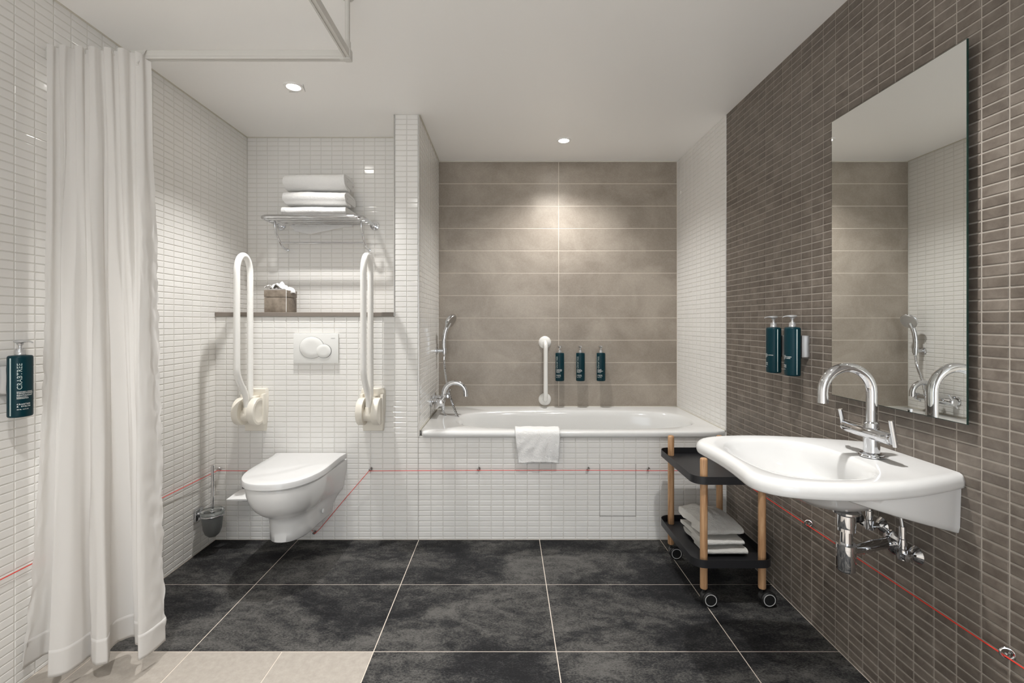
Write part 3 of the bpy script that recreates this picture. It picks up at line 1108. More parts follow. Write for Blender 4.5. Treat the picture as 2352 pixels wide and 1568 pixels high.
def dispenser(loc, rz, lab, lines, group, w2=.022, wall_gap=.055):
    t = thing('soap_dispenser', lab, 'soap dispenser', loc, rz, group)
    parts, a, b, e = bottle_proto()
    for nm, bm, mk in parts:
        build(nm, bm, M[mk], t, True, 45)
    # print
    vv, ff = [], []

    def put(txt, size, s0, z0_, vertical=False, sp=1.0, bold=0.0):
        tv, tf = text_mesh(txt, size, sp, bold)
        b_ = len(vv)
        for p in tv:
            if vertical: vv.append(wrap(s0 - p.y, z0_ + p.x, a, b))
            else: vv.append(wrap(s0 + p.x, z0_ + p.y, a, b))
        ff.extend([tuple(b_ + i for i in f) for f in tf])
    put('CRABTREE', .0168, -.0185, .0885, True, 1.06)
    me = bpy.data.meshes.new('brand_lettering'); me.from_pydata(vv, [], ff); link('brand_lettering', me, M['ink'], t)
    vv, ff = [], []
    z = .0825
    for i, (ln, sz) in enumerate(lines):
        put(ln, sz, -.0305, z - sz * .7, False, 1.15, .00012)
        z -= sz * 1.12
    put('CRABTREE', .0060, -.0305, .0400, False, 1.3, .00015)
    put('&  EVELYN', .0060, -.0305, .0330, False, 1.3, .00015)
    put('400 ML  13.5 FL OZ', .0035, -.0305, .0245, False, 1.0, .0001)
    me = bpy.data.meshes.new('small_lettering'); me.from_pydata(vv, [], ff); link('small_lettering', me, M['inkw'], t)
    # wall bracket
    bm = BM()
    g0 = wall_gap
    pf = [(.020, g0), (.020, g0 - .006), (.017, g0 - .012), (.014, b + .002), (-.014, b + .002), (-.017, g0 - .012), (-.020, g0 - .006), (-.020, g0)]
    rings(bm, [[Vector((p[0], p[1], .075)) for p in pf], [Vector((p[0] * 1.08, p[1] + .0, .085)) if p[1] < g0 else Vector((p[0] * 1.08, p[1], .085)) for p in pf],
               [Vector((p[0], p[1], .125)) for p in pf], [Vector((p[0] * 1.08, p[1], .155)) for p in pf], [Vector((p[0], p[1], .162)) for p in pf]])
    build('wall_bracket', bm, M['satin'], t, True, 30)
    bm = BM(); box(bm, -.0125, .0125, b - .0035, b + .004, .070, .160, .001, 1)
    build('clip', bm, M['tyre'], t, False)
    return t


COND = [('MOISTURISE + HYDRATE', .0034), ('CONDITIONER', .0058), ('REVITALISANT', .0058), ('HYDRATANT +', .0036), ('REGENERATEUR', .0036)]
GEL = [('CITRON + COOL', .0036), ('SHOWER GEL', .0056), ('GEL DOUCHE', .0056), ('CITRON + FRAIS', .0036), ('NETTOYANT', .0036)]
SHAM = [('CLEAN + LIGHT', .0036), ('SHAMPOO', .0056), ('SHAMPOOING', .0056), ('LEGER + PROPRE', .0036), ('NETTOYANT', .0036)]
WASH = [('CITRON + COOL', .0036), ('HAND + BODY WASH', .0052), ('GEL MAINS + CORPS', .0052), ('NETTOYANT', .0036)]
LOT = [('CITRON + SOFT', .0036), ('BODY + HAND LOTION', .0050), ('LAIT MAINS', .0052), ('HYDRATANT', .0036)]
GA = 'teal soap dispensers on the taupe wall above the bath'
GR = 'teal soap dispensers on the brown wall beside the mirror'
dispenser((XL + .052, 1.503, .900), PI / 2, 'dark teal pump bottle of conditioner on the white wall beside the shower curtain', COND, None, wall_gap=.052)
dispenser((0.372, YA - .055, .793), 0, 'dark teal pump bottle above the bath, next to the white grab rail', COND, GA)
dispenser((0.517, YA - .055, .793), 0, 'dark teal pump bottle above the bath, middle of the three', GEL, GA)
dispenser((0.661, YA - .055, .793), 0, 'dark teal pump bottle above the bath, furthest from the white grab rail', SHAM, GA)
dispenser((XR - .055, 2.036, .984), -PI / 2, 'dark teal pump bottle on the brown wall, the one further from the mirror', LOT, GR)
dispenser((XR - .055, 1.902, .986), -PI / 2, 'dark teal pump bottle on the brown wall, the one nearer the mirror', WASH, GR)

# ------------------------------------------------------------------ white bath grab rail
gr = thing('bath_grab_rail', 'short white vertical grab rail on the taupe wall above the bath', 'grab rail', (.272, YA, .857))
zt_, zl_ = .203, -.203
for z_ in (zt_, zl_):
    bm = BM(); lathe(bm, [(0, .020), (.018, .019), (.034, .014), (.043, .006), (.045, 0)], (0, 0, z_), axis=(0, -1, 0), seg=32)
    build('wall_flange', bm, M['grab'], gr)
bm = BM()
pts = [(0, -.012, zt_)] + [(0, p.y, p.z) for p in arc((0, -.03, zt_ - .04), .04, PI / 2, PI, 8, (0, 1, 0), (0, 0, 1))]
pts += [(0, -.07, zt_ - .12), (0, -.07, 0), (0, -.07, zl_ + .12)] + [(0, p.y, p.z) for p in arc((0, -.03, zl_ + .04), .04, PI, 1.5 * PI, 8, (0, 1, 0), (0, 0, 1))] + [(0, -.012, zl_)]
tube(bm, pts, .0152, 16)
build('rail_tube', bm, M['grab'], gr)

# ------------------------------------------------------------------ bath mixer
mx_ = thing('bath_mixer', 'chrome two-handle bath mixer with arched spout on the bath end wall', 'tap', (-.484, 3.06, .70))
for dy in (-.075, .075):
    bm = BM()
    lathe(bm, [(0, .0), (.033, .0), (.033, .006), (.029, .010), (.016, .011), (.016, .05), (.0, .05)], (0, dy, 0), axis=(1, 0, 0), seg=28)
    lathe(bm, [(0, .018), (.021, .018), (.021, .038), (0, .038)], (0, dy, 0), axis=(1, 0, 0), seg=6)
    build('wall_union', bm, M['chrome'], mx_)
bm = BM(); lathe(bm, [(0, -.120), (.019, -.120), (.021, -.116), (.021, .116), (.019, .120), (0, .120)], (.068, 0, 0), axis=(0, 1, 0), seg=28)
build('mixer_body', bm, M['chrome'], mx_)
for dy in (-1, 1):
    bm = BM()
    lathe(bm, [(0, 0), (.023, 0), (.023, .016), (.018, .020), (0, .020)], (.068, dy * .121, 0), axis=(0, dy, 0), seg=24)
    tube(bm, [(.045, dy * .132, -.035), (.068, dy * .132, 0), (.098, dy * .132, .048)], .0058, 12)
    build('lever_handle', bm, M['chrome'], mx_)
bm = BM()
pts = [(.073, 0, .01), (.073, 0, .03)] + arc((.145, 0, .038), .072, PI, 0, 16) + [(.217, 0, .02)]
tube(bm, [tuple(p) for p in pts], .0158, 16)
lathe(bm, [(0, .005), (.020, .005), (.020, .022), (.017, .026), (0, .026)], (.073, 0, .01), seg=20)
build('spout', bm, M['chrome'], mx_)
bm = BM(); lathe(bm, [(0, 0), (.011, 0), (.011, .022), (.014, .024), (.014, .040), (.010, .042), (.010, .052), (0, .052)], (.068, .0, -.018), axis=(0, 0, -1), seg=20)
build('hose_outlet', bm, M['chrome'], mx_)

# hand shower
hs = thing('hand_shower', 'chrome hand shower with silver hose in a wall holder above the bath', 'shower head', (-.484, 3.22, 1.008))
bm = BM()
lathe(bm, [(0, 0), (.025, 0), (.025, .004), (.020, .008), (.013, .009), (.013, .052), (0, .052)], (0, 0, 0), axis=(1, 0, 0), seg=24)
lathe(bm, [(0, -.018), (.015, -.018), (.0165, .018), (0, .018)], (.056, 0, 0), seg=20)
build('wall_holder', bm, M['chrome'], hs)
bm = BM()
hp = catmull([(.056, 0, -.03), (.055, 0, .0), (.053, 0, .06), (.061, 0, .12), (.075, 0, .165)], 6)
tube(bm, hp, [.0115 + .0035 * min(1, i / 10) for i in range(len(hp))], 14)
build('handle', bm, M['chrome'], hs)
bm = BM()
ax_ = Vector((.80, -.34, -.48)).normalized()
cH = Vector((.097, 0, .205))
rs = []
u_ = Vector((.5, 0, .86)).normalized(); v_ = ax_.cross(u_).normalized(); u_ = v_.cross(ax_)
for r_, h_ in ((.0, -.026), (.020, -.024), (.040, -.014), (.050, -.002), (.0515, .006), (.049, .010)):
    rs.append([cH + ax_ * h_ + (u_ * math.cos(2 * PI * k / 32) * 1.05 + v_ * math.sin(2 * PI * k / 32)) * max(r_, 1e-4) for k in range(32)])
rings(bm, rs)
tube(bm, [(.070, 0, .150), (.078, 0, .172), (.088, 0, .195)], [.014, .017, .02], 14)
build('shower_head', bm, M['chrome'], hs)
bm = BM()
rs = []
for r_, h_ in ((.046, .010), (.045, .0125), (.02, .0135)):
    rs.append([cH + ax_ * h_ + (u_ * math.cos(2 * PI * k / 32) * 1.05 + v_ * math.sin(2 * PI * k / 32)) * r_ for k in range(32)])
rings(bm, rs)
build('spray_face', bm, M['satin'], hs)
bm = BM()
O = Vector((-.484, 3.22, 1.008))
hp = catmull([Vector(p) - O for p in [(-.428, 3.22, .975), (-.425, 3.20, .90), (-.400, 3.13, .80), (-.360, 3.06, .69), (-.305, 2.99, .58), (-.235, 2.90, .47), (-.20, 2.84, .40),
      (-.235, 2.86, .36), (-.29, 2.92, .42), (-.345, 2.97, .52), (-.395, 3.03, .60), (-.416, 3.06, .63)]], 22)
rr = [.0084 if i % 2 else .0066 for i in range(len(hp))]
tube(bm, hp, rr, 10)
build('hose', bm, M['chrome'], hs, False)

# ------------------------------------------------------------------ small towel over the bath rim
bm = BM()
NXT, NZT = 34, 44
prof = []
# runs from inside the bath over the rim and down the front
arcp = [(2.668, .50), (2.664, .56), (2.660, .598), (2.650, .6085), (2.62, .610), (2.585, .610), (2.567, .606), (2.558, .594), (2.556, .575), (2.556, .53), (2.560, .49), (2.563, .455), (2.562, .432)]
pp = catmull([Vector((0, y, z)) for y, z in arcp], 4)
G = []
for j, p in enumerate(pp):
    row = []
    f = max(0, (.60 - p.z) / .17) if p.y < 2.6 else 0
    for i in range(NXT + 1):
        u = i / NXT
        xl, xr = .046 + .020 * f, .291 - .008 * f
        x = xl + (xr - xl) * u
        nz = noise.noise(Vector((x * 14, p.z * 14, 2.0)))
        y = p.y - (abs(nz) * .010 * min(1, f * 2) + .006 * f * math.sin(u * PI))
        z = p.z + (.010 * math.sin(u * PI) * f * f) + .0012 * noise.noise(Vector((x * 40, p.y * 40, p.z * 40)))
        if p.y > 2.56 and p.z > .6: z += .003 * noise.noise(Vector((x * 20, p.y * 20, 5)))
        row.append(bm.verts.new((x, y, z)))
    G.append(row)
for a, b in zip(G, G[1:]):
    for i in range(NXT):
        bm.faces.new((a[i], a[i + 1], b[i + 1], b[i]))
o = build('hand_towel', bm, M['towel'], None, True, 180)
sm = o.modifiers.new('thickness', 'SOLIDIFY'); sm.thickness = .006; sm.offset = 1
tag(o, 'small white towel hanging over the front rim of the bathtub', 'towel')
bm = BM()
G = []
for j in range(10):
    row = []
    for i in range(25):
        u = i / 24
        x = .096 + .150 * u
        z = .47 - .046 * j / 9 + .006 * math.sin(u * PI) + .004 * u * (j / 9)
        y = 2.5725 - .004 * math.sin(u * PI)
        row.append(bm.verts.new((x, y, z)))
    G.append(row)
for a, b in zip(G, G[1:]):
    for i in range(24):
        bm.faces.new((a[i], a[i + 1], b[i + 1], b[i]))
f_ = build('rear_fold', bm, M['towel'], o, True, 180)
sm = f_.modifiers.new('thickness', 'SOLIDIFY'); sm.thickness = .005; sm.offset = 0

# ------------------------------------------------------------------ mirror
mi = thing('wall_mirror', 'tall frameless rectangular mirror on the brown mosaic wall', 'mirror', (XR, 1.4635, 1.435))
YM0, YM1, ZM0, ZM1 = 1.211 - 1.4635, 1.716 - 1.4635, .936 - 1.435, 1.935 - 1.435
bm = BM(); box(bm, -.0245, -.0205, YM0, YM1, ZM0, ZM1)
build('glass_edge', bm, M['mirror_edge'], mi, False)
bm = BM(); box(bm, -.0250, -.0246, YM0 + .0015, YM1 - .0015, ZM0 + .0015, ZM1 - .0015)
build('mirror_face', bm, M['mirror'], mi, False)
bm = BM(); box(bm, -.019, 0, YM0 + .06, YM1 - .06, ZM0 + .08, ZM1 - .08)
build('backing', bm, M['gap'], mi, False)

# ------------------------------------------------------------------ washbasin
wbn = thing('washbasin', 'white ceramic washbasin with curved front, mounted on the brown wall', 'washbasin', (XR, 1.42, .80))
half = [(1.2140, .180), (1.15, .206), (1.05, .240), (.95, .262), (.85, .2695), (.76, .259), (.70, .240), (.662, .208), (.645, .168), (.648, .115), (.653, .055), (.6545, 0)]
pl = [Vector((x, d, 0)) for x, d in half]
cv = catmull(pl, 7)
side = [Vector((p.x, p.y, 0)) for p in cv]          # far side, from wall to front
outl = side + [Vector((p.x, -p.y, 0)) for p in side[-2::-1]]
# resample outline at even angles about a centre so that it can be lofted to the bowl
CB = Vector((.93, 0, 0))
NO = 96
backn = 10


def outline(inset=0.0, xback=1.2140):
    pts = []
    cen = Vector((.95, 0, 0))
    n = len(outl)
    for i, p in enumerate(outl):
        a, b = outl[max(i - 1, 0)], outl[min(i + 1, n - 1)]
        t = (b - a).normalized()
        nr = Vector((t.y, -t.x, 0))
        if nr.dot(p - cen) < 0: nr = -nr
        q = p - nr * inset
        q.x = min(q.x, xback)
        pts.append(q)
    pts[0].x = xback; pts[-1].x = xback
    y0_, y1_ = pts[-1].y, pts[0].y
    back = [Vector((xback, y0_ + (y1_ - y0_) * k / backn, 0)) for k in range(1, backn)]
    return pts + back


def zz(pts, z):
    out = []
    for p in pts:
        h = z(p.x) if callable(z) else z
        out.append(Vector((p.x - XR, p.y, h - .80)))
    return out


oo = outline()
nO = len(oo)
bc = Vector((.868, 0, 0))


def bowl(a, b, z, e=2.6, cx_=.868):
    out = []
    for p in oo:
        d = (p - Vector((cx_, 0, 0))); th = math.atan2(d.y, d.x)
        cs, sn = math.cos(th), math.sin(th)
        r = 1 / ((abs(cs) / a) ** e + (abs(sn) / b) ** e) ** (1 / e)
        out.append(Vector((cx_ + r * cs - XR, r * sn, z - .80)))
    return out


zbot = lambda x: .757 - max(0, x - .84) * .335
tops = [bowl(.07, .08, .668, 2.4, .975), bowl(.10, .115, .674, 2.4, .965), bowl(.125, .150, .700, 2.4, .945), bowl(.152, .185, .742, 2.5, .900), bowl(.170, .206, .7555, 2.6, .872), zz(outline(.045), lambda x: zbot(x) + .004), zz(outline(.028), zbot), zz(outline(.020), lambda x: zbot(x) + .004), zz(outline(.016), lambda x: zbot(x) + min(.02, .757 - zbot(x) + .001)),
        zz(outline(.012), .7585), zz(outline(.008), .7585), zz(outline(.0025), .762), zz(outline(0), .770), zz(outline(.0), .780), zz(outline(.003), .789), zz(outline(.009), .7955), zz(outline(.017), .7985), zz(outline(.026), .799)]
tops += [bowl(.176, .212, .7965), bowl(.170, .206, .794), bowl(.164, .198, .786), bowl(.155, .188, .770, 2.6, .872), bowl(.135, .168, .742, 2.5, .890), bowl(.108, .132, .710, 2.3, .925), bowl(.075, .09, .692, 2.1, .955), bowl(.03, .03, .687, 2, .97)]
bm = BM(); rings(bm, tops, True, True)
build('basin_body', bm, M['ceramic'], wbn, True, 70)
bm = BM(); lathe(bm, [(0, 0), (.028, 0), (.028, .003), (.024, .006), (0, .0065)], (.97 - XR, 0, -.1135), seg=24)
build('drain_ring', bm, M['chrome'], wbn)

# tap
tp = thing('basin_tap', 'chrome washbasin tap with tall arched spout and two lever handles', 'tap', (1.098, 1.41, .799))
bm = BM(); lathe(bm, [(0, 0), (.033, 0), (.033, .003), (.030, .006), (.030, .0085), (.024, .012), (.021, .013), (.0205, .050), (.0205, .085), (.019, .092), (.019, .10), (.0165, .103), (.0145, .105), (0, .105)], seg=32)
build('tap_column', bm, M['chrome'], tp, True, 30)
bm = BM()
lathe(bm, [(0, -.086), (.0155, -.086), (.017, -.083), (.017, .083), (.0155, .086), (0, .086)], (-.012, .002, .071), axis=(0, 1, 0), seg=28)
build('cross_body', bm, M['chrome'], tp, True, 30)
bm = BM()
pts = [(0, 0, .10), (0, 0, .15), (0, 0, .19)] + [tuple(p) for p in arc((-.0735, 0, .193), .0735, 0, PI, 22)] + [(-.147, 0, .183), (-.147, 0, .177)]
tube(bm, pts, .0142, 20)
build('spout', bm, M['chrome'], tp, True, 60)
bm = BM(); lathe(bm, [(.0130, .0), (.0148, .0), (.0148, .022), (0, .022)], (-.147, 0, .160), seg=20, cap0=False)
build('aerator', bm, M['chrome'], tp)
for s_, (h0, h1) in ((1, (-.002, .052)), (-1, (-.018, .056))):
    bm = BM()
    lathe(bm, [(0, 0), (.0135, 0), (.0135, .010), (0, .010)], (-.012, .002 + s_ * .085, .071), axis=(0, s_, 0), seg=20)
    tube(bm, [(-.012 + .003, .002 + s_ * .1, .071 + h0), (-.012, .002 + s_ * .1, .071), (-.012 - .010, .002 + s_ * .1, .071 + h1)], .0066, 14)
    build('lever_handle', bm, M['chrome'], tp, True, 40)

# trap
tr_ = thing('bottle_trap', 'chrome bottle trap and drain pipe under the washbasin', 'drain', (1.0, 1.38, .47))
bm = BM()
lathe(bm, [(0, .128), (.0235, .128), (.0245, .135), (.0245, .165), (.036, .172), (.0365, .178), (.024, .184), (.0235, .232), (0, .232)], seg=32)
build('waste_fitting', bm, M['chrome'], tr_, True, 30)
bm = BM(); lathe(bm, [(0, .075), (.0165, .075), (.0165, .118), (.0235, .119), (.0235, .128), (0, .128)], seg=28)
build('tail_pipe', bm, M['chrome'], tr_, True, 30)
bm = BM(); lathe(bm, [(0, 0), (.021, 0), (.024, .004), (.0245, .012), (.0250, .013), (.0250, .066), (.0265, .067), (.0265, .079), (.024, .082), (0, .082)], seg=32)
build('trap_bottle', bm, M['chrome'], tr_, True, 30)
bm = BM(); tube(bm, [(.02, .01, .055), (.035, .016, .054), (.12, .055, .047), (.212, .095, .040)], .0165, 18)
build('outlet_pipe', bm, M['chrome'], tr_)
bm = BM(); lathe(bm, [(.018, .010), (.030, .007), (.0375, .001), (.0375, 0)], (XR - 1.0, .096, .040), axis=(-1, 0, 0), seg=28, cap0=False)
build('wall_rosette', bm, M['chrome'], tr_)
bm = BM(); lathe(bm, [(0, 0), (.010, 0), (.010, .018), (.014, .020), (.014, .032), (0, .032)], (.022, .006, .155), axis=(.9, .35, -.2), seg=18)
build('rod_socket', bm, M['tyre'], tr_)

for nm, y, zc_, lab, hot in (('angle_valve', 1.515, .545, 'chrome angle valve with red mark behind the drain trap, under the washbasin', True), ('angle_valve', 1.388, .512, 'chrome angle valve without red mark, nearest the mirror end, under the washbasin', False)):
    t = thing(nm, lab, 'valve', (XR, y, zc_), 0, 'water shut-off valves under the washbasin')
    bm = BM(); lathe(bm, [(.009, .016), (.016, .012), (.026, .001), (.026, 0)], (0, 0, 0), axis=(-1, 0, 0), seg=28, cap0=False)
    build('wall_rosette', bm, M['chrome'], t)
    bm = BM(); lathe(bm, [(0, 0), (.009, 0), (.009, .03), (.012, .031), (.012, .052), (0, .052)], (0, 0, 0), axis=(-1, 0, 0), seg=20)
    lathe(bm, [(0, -.012), (.012, -.012), (.012, .018), (.009, .020), (.009, .030), (.011, .031), (.011, .048), (.009, .050), (.009, .085), (0, .085)], (-.042, 0, 0), seg=20)
    build('valve_body', bm, M['chrome'], t, True, 35)
    bm = BM(); lathe(bm, [(0, .0), (.010, .0), (.012, .005), (.012, .020), (0, .022)], (-.042, .010, 0), axis=(0, 1, 0) if hot else (0, -1, 0), seg=8)
    if hot:
        build('turn_handle', bm, M['chrome'], t, True, 30)
        bm = BM(); lathe(bm, [(0, .0), (.0035, .0), (.0035, .001), (0, .001)], (-.053, -.001, .066), axis=(-1, -.6, 0), seg=12)
        build('red_mark', bm, M['redmark'], t)
    else:
        for v in bm.verts: v.co.y += -.012
        build('turn_handle', bm, M['chrome'], t, True, 30)
    bm = BM()
    tube(bm, catmull([(-.042, 0, .084), (-.045, .006, .12), (-.06, .012, .15), (-.065, .012, .19)], 5), .0048, 10)
    build('supply_hose', bm, M['satin'], t)

# ------------------------------------------------------------------ trolley
cart = thing('trolley', 'black two-tier trolley with beech legs and castors beside the washbasin', 'trolley', (.957, 2.186, 0))
LX, LY = (.836 - .957, 1.083 - .957), (1.988 - 2.186, 2.385 - 2.186)


def rrect(x0, x1, y0, y1, r, z, n=8):
    out = []
    for (cx_, cy_, a0) in ((x1 - r, y1 - r, 0), (x0 + r, y1 - r, PI / 2), (x0 + r, y0 + r, PI), (x1 - r, y0 + r, 1.5 * PI)):
        for k in range(n + 1):
            a = a0 + PI / 2 * k / n
            out.append(Vector((cx_ + r * math.cos(a), cy_ + r * math.sin(a), z)))
    return out


def tray(z0_, h, nm):
    bm = BM()
    x0, x1, y0, y1 = -.175, .166, -.232, .232
    r, t_ = .052, .0022
    rings(bm, [rrect(x0, x1, y0, y1, r, z0_), rrect(x0, x1, y0, y1, r, z0_ + h), rrect(x0 + t_, x1 - t_, y0 + t_, y1 - t_, r - t_, z0_ + h), rrect(x0 + t_, x1 - t_, y0 + t_, y1 - t_, r - t_, z0_ + .003)])
    return build(nm, bm, M['black'], cart, True, 35)


tray(.524, .033, 'upper_tray')
tray(.176, .033, 'lower_tray')
for x in LX:
    for y in LY:
        bm = BM(); lathe(bm, [(0, .075), (.0140, .075), (.0155, .079), (.0155, .618), (.0145, .6235), (.011, .6265), (0, .627)], (x, y, 0), seg=24)
        build('leg', bm, M['wood'], cart, True, 40)
        bm = BM()
        wy = y + .0
        cxw = x + .022
        for sgn in (-1, 1):
            lathe(bm, [(0, 0), (.027, 0), (.0315, .004), (.0315, .013), (.027, .017), (0, .017)], (cxw, wy + sgn * .003, .0335), axis=(0, sgn, 0), seg=28)
        tube(bm, [(x, y, .078), (x, y, .055)], .005, 10)
        # mudguard over the twin wheels
        rs = []
        for k in range(9):
            a = -.2 + (PI + .2) * k / 8
            ci, si = math.cos(a), math.sin(a)
            rs.append([Vector((cxw + .034 * ci, wy - .012, .0335 + .034 * si)), Vector((cxw + .034 * ci, wy + .012, .0335 + .034 * si)), Vector((cxw + .030 * ci, wy + .012, .0335 + .030 * si)), Vector((cxw + .030 * ci, wy - .012, .0335 + .030 * si))])
        rings(bm, rs)
        cst = build('castor', bm, M['tyre'], cart, True, 35)
        bm = BM(); lathe(bm, [(.0222, .0175), (.0222, .0205), (.0250, .0205), (.0255, .0175)], (cxw, wy, .0335), axis=(0, -1, 0), seg=32, cap0=False, cap1=False)
        build('hub_ring', bm, M['hubring'], cst)
GT = 'greyish folded towels on the lower trolley tray'
add_towel('folded_towel', 'folded pale grey towel at the bottom of the pile on the trolley', (.960, 2.035, .180), .185, .275, .036, 0, 11, 1.3, GT, 'towel_grey', .004)
add_towel('folded_towel', 'folded pale grey towel in the middle of the pile on the trolley', (.952, 2.040, .217), .180, .27, .038, .05, 12, 1.3, GT, 'towel_grey', .005)
# slouching top towel
bm = BM()
folded_towel(bm, .175, .25, .045, 1.3, 13, amp=.007)
for v in bm.verts:
    v.co.x -= .0875
    f = max(0, min(1, (v.co.y - .02) / .16))
    lift = .055 * math.sin(f * PI * .62) * (1 - .5 * abs(v.co.x + .02) / .09)
    v.co.z += lift * (v.co.z / .045)
    v.co.x += .018 * (1 - f)
o = build('folded_towel', bm, M['towel_grey'], None, True, 75)
o.location = (.945, 2.05, .257)
o.rotation_euler = (0, 0, .1)
tag(o, 'crumpled pale grey towel on top of the pile on the trolley', 'towel', GT)

# ------------------------------------------------------------------ curtain rail and curtain
YRc = 1.655
XCo = -.56
ZCo = 2.143
rl = thing('curtain_rail', 'white L-shaped shower curtain rail hung from the ceiling', 'curtain rail', (XCo, YRc, ZCo))
O = Vector((XCo, YRc, ZCo))


def track(bm, a, b, h=.031, w_=.016):
    a, b = Vector(a), Vector(b)
    d = (b - a).normalized(); s_ = Vector((-d.y, d.x, 0))
    pf = [(-w_ / 2, -.004), (-w_ / 2 - .002, -.009), (-w_ / 2 - .002, -h / 2), (-.004, -h / 2), (-.004, -h / 2 + .003), (.004, -h / 2 + .003), (.004, -h / 2), (w_ / 2 + .002, -h / 2), (w_ / 2 + .002, -.009), (w_ / 2, -.004), (w_ / 2, h / 2 - .001), (w_ / 2 - .001, h / 2), (-w_ / 2 + .001, h / 2), (-w_ / 2, h / 2 - .001)]
    rings(bm, [[p + s_ * u + Vector((0, 0, v)) for u, v in pf] for p in (a, b)])


bm = BM(); track(bm, Vector((XL, YRc, ZCo)) - O, (-.008, 0, 0))
build('long_track', bm, M['rail'], rl, False)
bm = BM(); track(bm, (0, -.014, 0), (0, YB - YRc, 0))
build('side_track', bm, M['rail'], rl, False)
bm = BM()
box(bm, -.014, .012, -.016, .012, -.0185, .020, .004, 2)
box(bm, -.030, -.012, -.009, .009, -.0175, -.003, .003, 2)
lathe(bm, [(.0, .018), (.0115, .018), (.0115, .046), (.009, .052), (0, .052)], (-.003, 0, 0), seg=20)
build('corner_joint', bm, M['rail'], rl, True, 40)
bm = BM(); tube(bm, [(-.003, 0, .04), (-.003, 0, ZC - ZCo - .006)], .0088, 16)
lathe(bm, [(0, 0), (.022, 0), (.022, .005), (.012, .010), (0, .010)], (-.003, 0, ZC - ZCo), axis=(0, 0, -1), seg=24)
build('ceiling_hanger', bm, M['rail'], rl, True, 40)
bm = BM(); box(bm, XL - XCo, XL - XCo + .008, -.018, .018, -.022, .022, .003, 2)
build('wall_end', bm, M['rail'], rl, True, 40)

KB = 1.02
bot = [(-1.579, 1.518), (-1.574, 1.535), (-1.563, 1.562), (-1.556, 1.590), (-1.505, 1.600), (-1.461, 1.560), (-1.453, 1.500), (-1.450, 1.484), (-1.432, 1.488), (-1.407, 1.508), (-1.398, 1.54), (-1.402, 1.572), (-1.397, 1.583), (-1.389, 1.567),
       (-1.372, 1.545), (-1.359, 1.537), (-1.338, 1.532), (-1.323, 1.541), (-1.320, 1.556), (-1.338, 1.585), (-1.360, 1.61), (-1.367, 1.640), (-1.357, 1.658), (-1.335, 1.673), (-1.318, 1.668), (-1.303, 1.645), (-1.292, 1.634),
       (-1.270, 1.628), (-1.258, 1.634), (-1.262, 1.625), (-1.252, 1.600), (-1.232, 1.570), (-1.222, 1.559), (-1.214, 1.570), (-1.210, 1.598), (-1.208, 1.63), (-1.207, 1.655)]
bot = [(max(x * KB, XL + .012), y * KB) for x, y in bot]
nb_ = len(bot)
# heading: shallow pleats in front of the rail
top = []
x0_, x1_ = -1.582, -1.255
for k in range(nb_):
    u = k / (nb_ - 1)
    x = x0_ + (x1_ - x0_) * u
    ph_ = u * 2 * PI * 6.5
    top.append((x + .009 * math.sin(ph_ * 2) * .6, 1.624 - .013 * math.cos(ph_) + (max(0, u - .80) / .20) * .016))


def dens(pl_, per=7):
    return catmull([Vector((x, y, 0)) for x, y in pl_], per)


B, Tt = dens(bot), dens(top)
NP = len(B)
ZTOP, ZHEM, ZB0 = 2.15, .14, .056
cur = thing('shower_curtain', 'white fabric shower curtain bunched against the tiled wall', 'curtain', (-1.35, 1.55, .08))
Oc = Vector((-1.35, 1.55, .08))


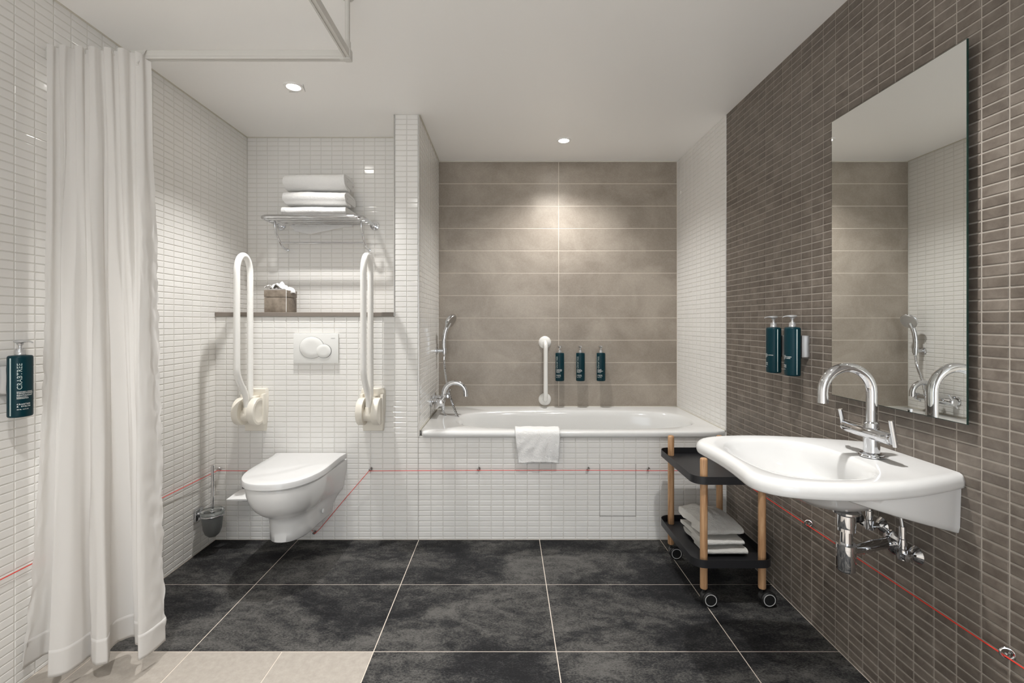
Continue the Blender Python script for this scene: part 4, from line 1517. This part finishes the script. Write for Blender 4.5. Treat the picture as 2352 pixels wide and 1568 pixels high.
def cpoint(i, t):
    """t = 0 at the heading, 1 at the hem"""
    u = i / (NP - 1)
    k = t ** 3.2 if u < .10 else t ** (3.2 - 2.2 * min(1, (u - .10) / .06))
    if u > .9: k = t ** 0.85
    p = Tt[i].lerp(B[i], k)
    ztop = 2.160 - .018 * u - (max(0, u - .9) / .1) * .022
    # fine crumples, stronger along the two free edges
    z = ztop + (ZB0 - ztop) * t
    ed = max(0, 1 - (1 - u) / .10) + max(0, 1 - u / .08) * t
    q = Vector((p.x, p.y, z))
    w1 = noise.noise_vector(Vector((u * 22, z * 2.2, 1.3)))
    q.x += w1.x * .006 * min(1, t * 6)
    q.y += w1.y * .009 * min(1, t * 6)
    if ed > 0:
        a = noise.noise(Vector((u * 60, z * 26, 9.1)))
        q.y += a * .010 * ed * min(1, max(0, (t - .15)) * 5) * (1 if t < .97 else .3)
        q.x += noise.noise(Vector((u * 40, z * 26, 4.4))) * .006 * ed * min(1, max(0, (t - .15)) * 5) * (1 if t < .97 else .3)
    q.x = max(q.x, XL + .012)
    return q


rows = [0, .004] + [0.01 + .95 * k / 150 for k in range(151)]
th_ = 1 - (ZHEM - ZB0) / (ZTOP - ZB0)
rows = [r for r in rows if r < th_ - .003] + [th_]


def sheet(name, rws, m_):
    bm = BM()
    G = [[bm.verts.new(cpoint(i, t) - Oc) for i in range(NP)] for t in rws]
    for a, b in zip(G, G[1:]):
        for i in range(NP - 1):
            bm.faces.new((a[i], a[i + 1], b[i + 1], b[i]))
    return build(name, bm, m_, cur, True, 180)


sheet('curtain_fabric', rows, M['curtain'])
hem = sheet('hem', [th_ + (1 - th_) * k / 8 for k in range(9)], M['curtain'])
sm = hem.modifiers.new('thickness', 'SOLIDIFY'); sm.thickness = .0016; sm.offset = 0
# hooks
for u in (.02, .17, .34, .5, .64, .8):
    p = cpoint(int(u * (NP - 1)), 0) - Oc
    bm = BM()
    c0 = Vector((p.x, (p.y + (YRc - 1.55)) / 2 + .004, p.z - .008))
    tube(bm, [c0 + Vector((0, .014 * math.cos(a), .011 * math.sin(a))) for a in [2 * PI * k / 16 for k in range(16)]], .0013, 6, closed=True)
    build('hook', bm, M['rail'], cur)
bm = BM()
pe = cpoint(int(.93 * (NP - 1)), .02) - Oc
rings(bm, [[Vector((a_, YRc - b_ - 1.55, ZCo + .014 - .08)) for a_, b_ in ((.078, .0125), (.086, .0125), (.086, .0110), (.078, .0110))],
           [pe + Vector((-.004, -.004, 0)), pe + Vector((.002, -.004, 0)), pe + Vector((.002, -.003, 0)), pe + Vector((-.004, -.003, 0))],
           [pe + Vector((-.006, -.004, -.006)), pe + Vector((.004, -.004, -.006)), pe + Vector((.004, -.003, -.006)), pe + Vector((-.006, -.003, -.006))]])
build('tie_tab', bm, M['curtain'], cur, False)
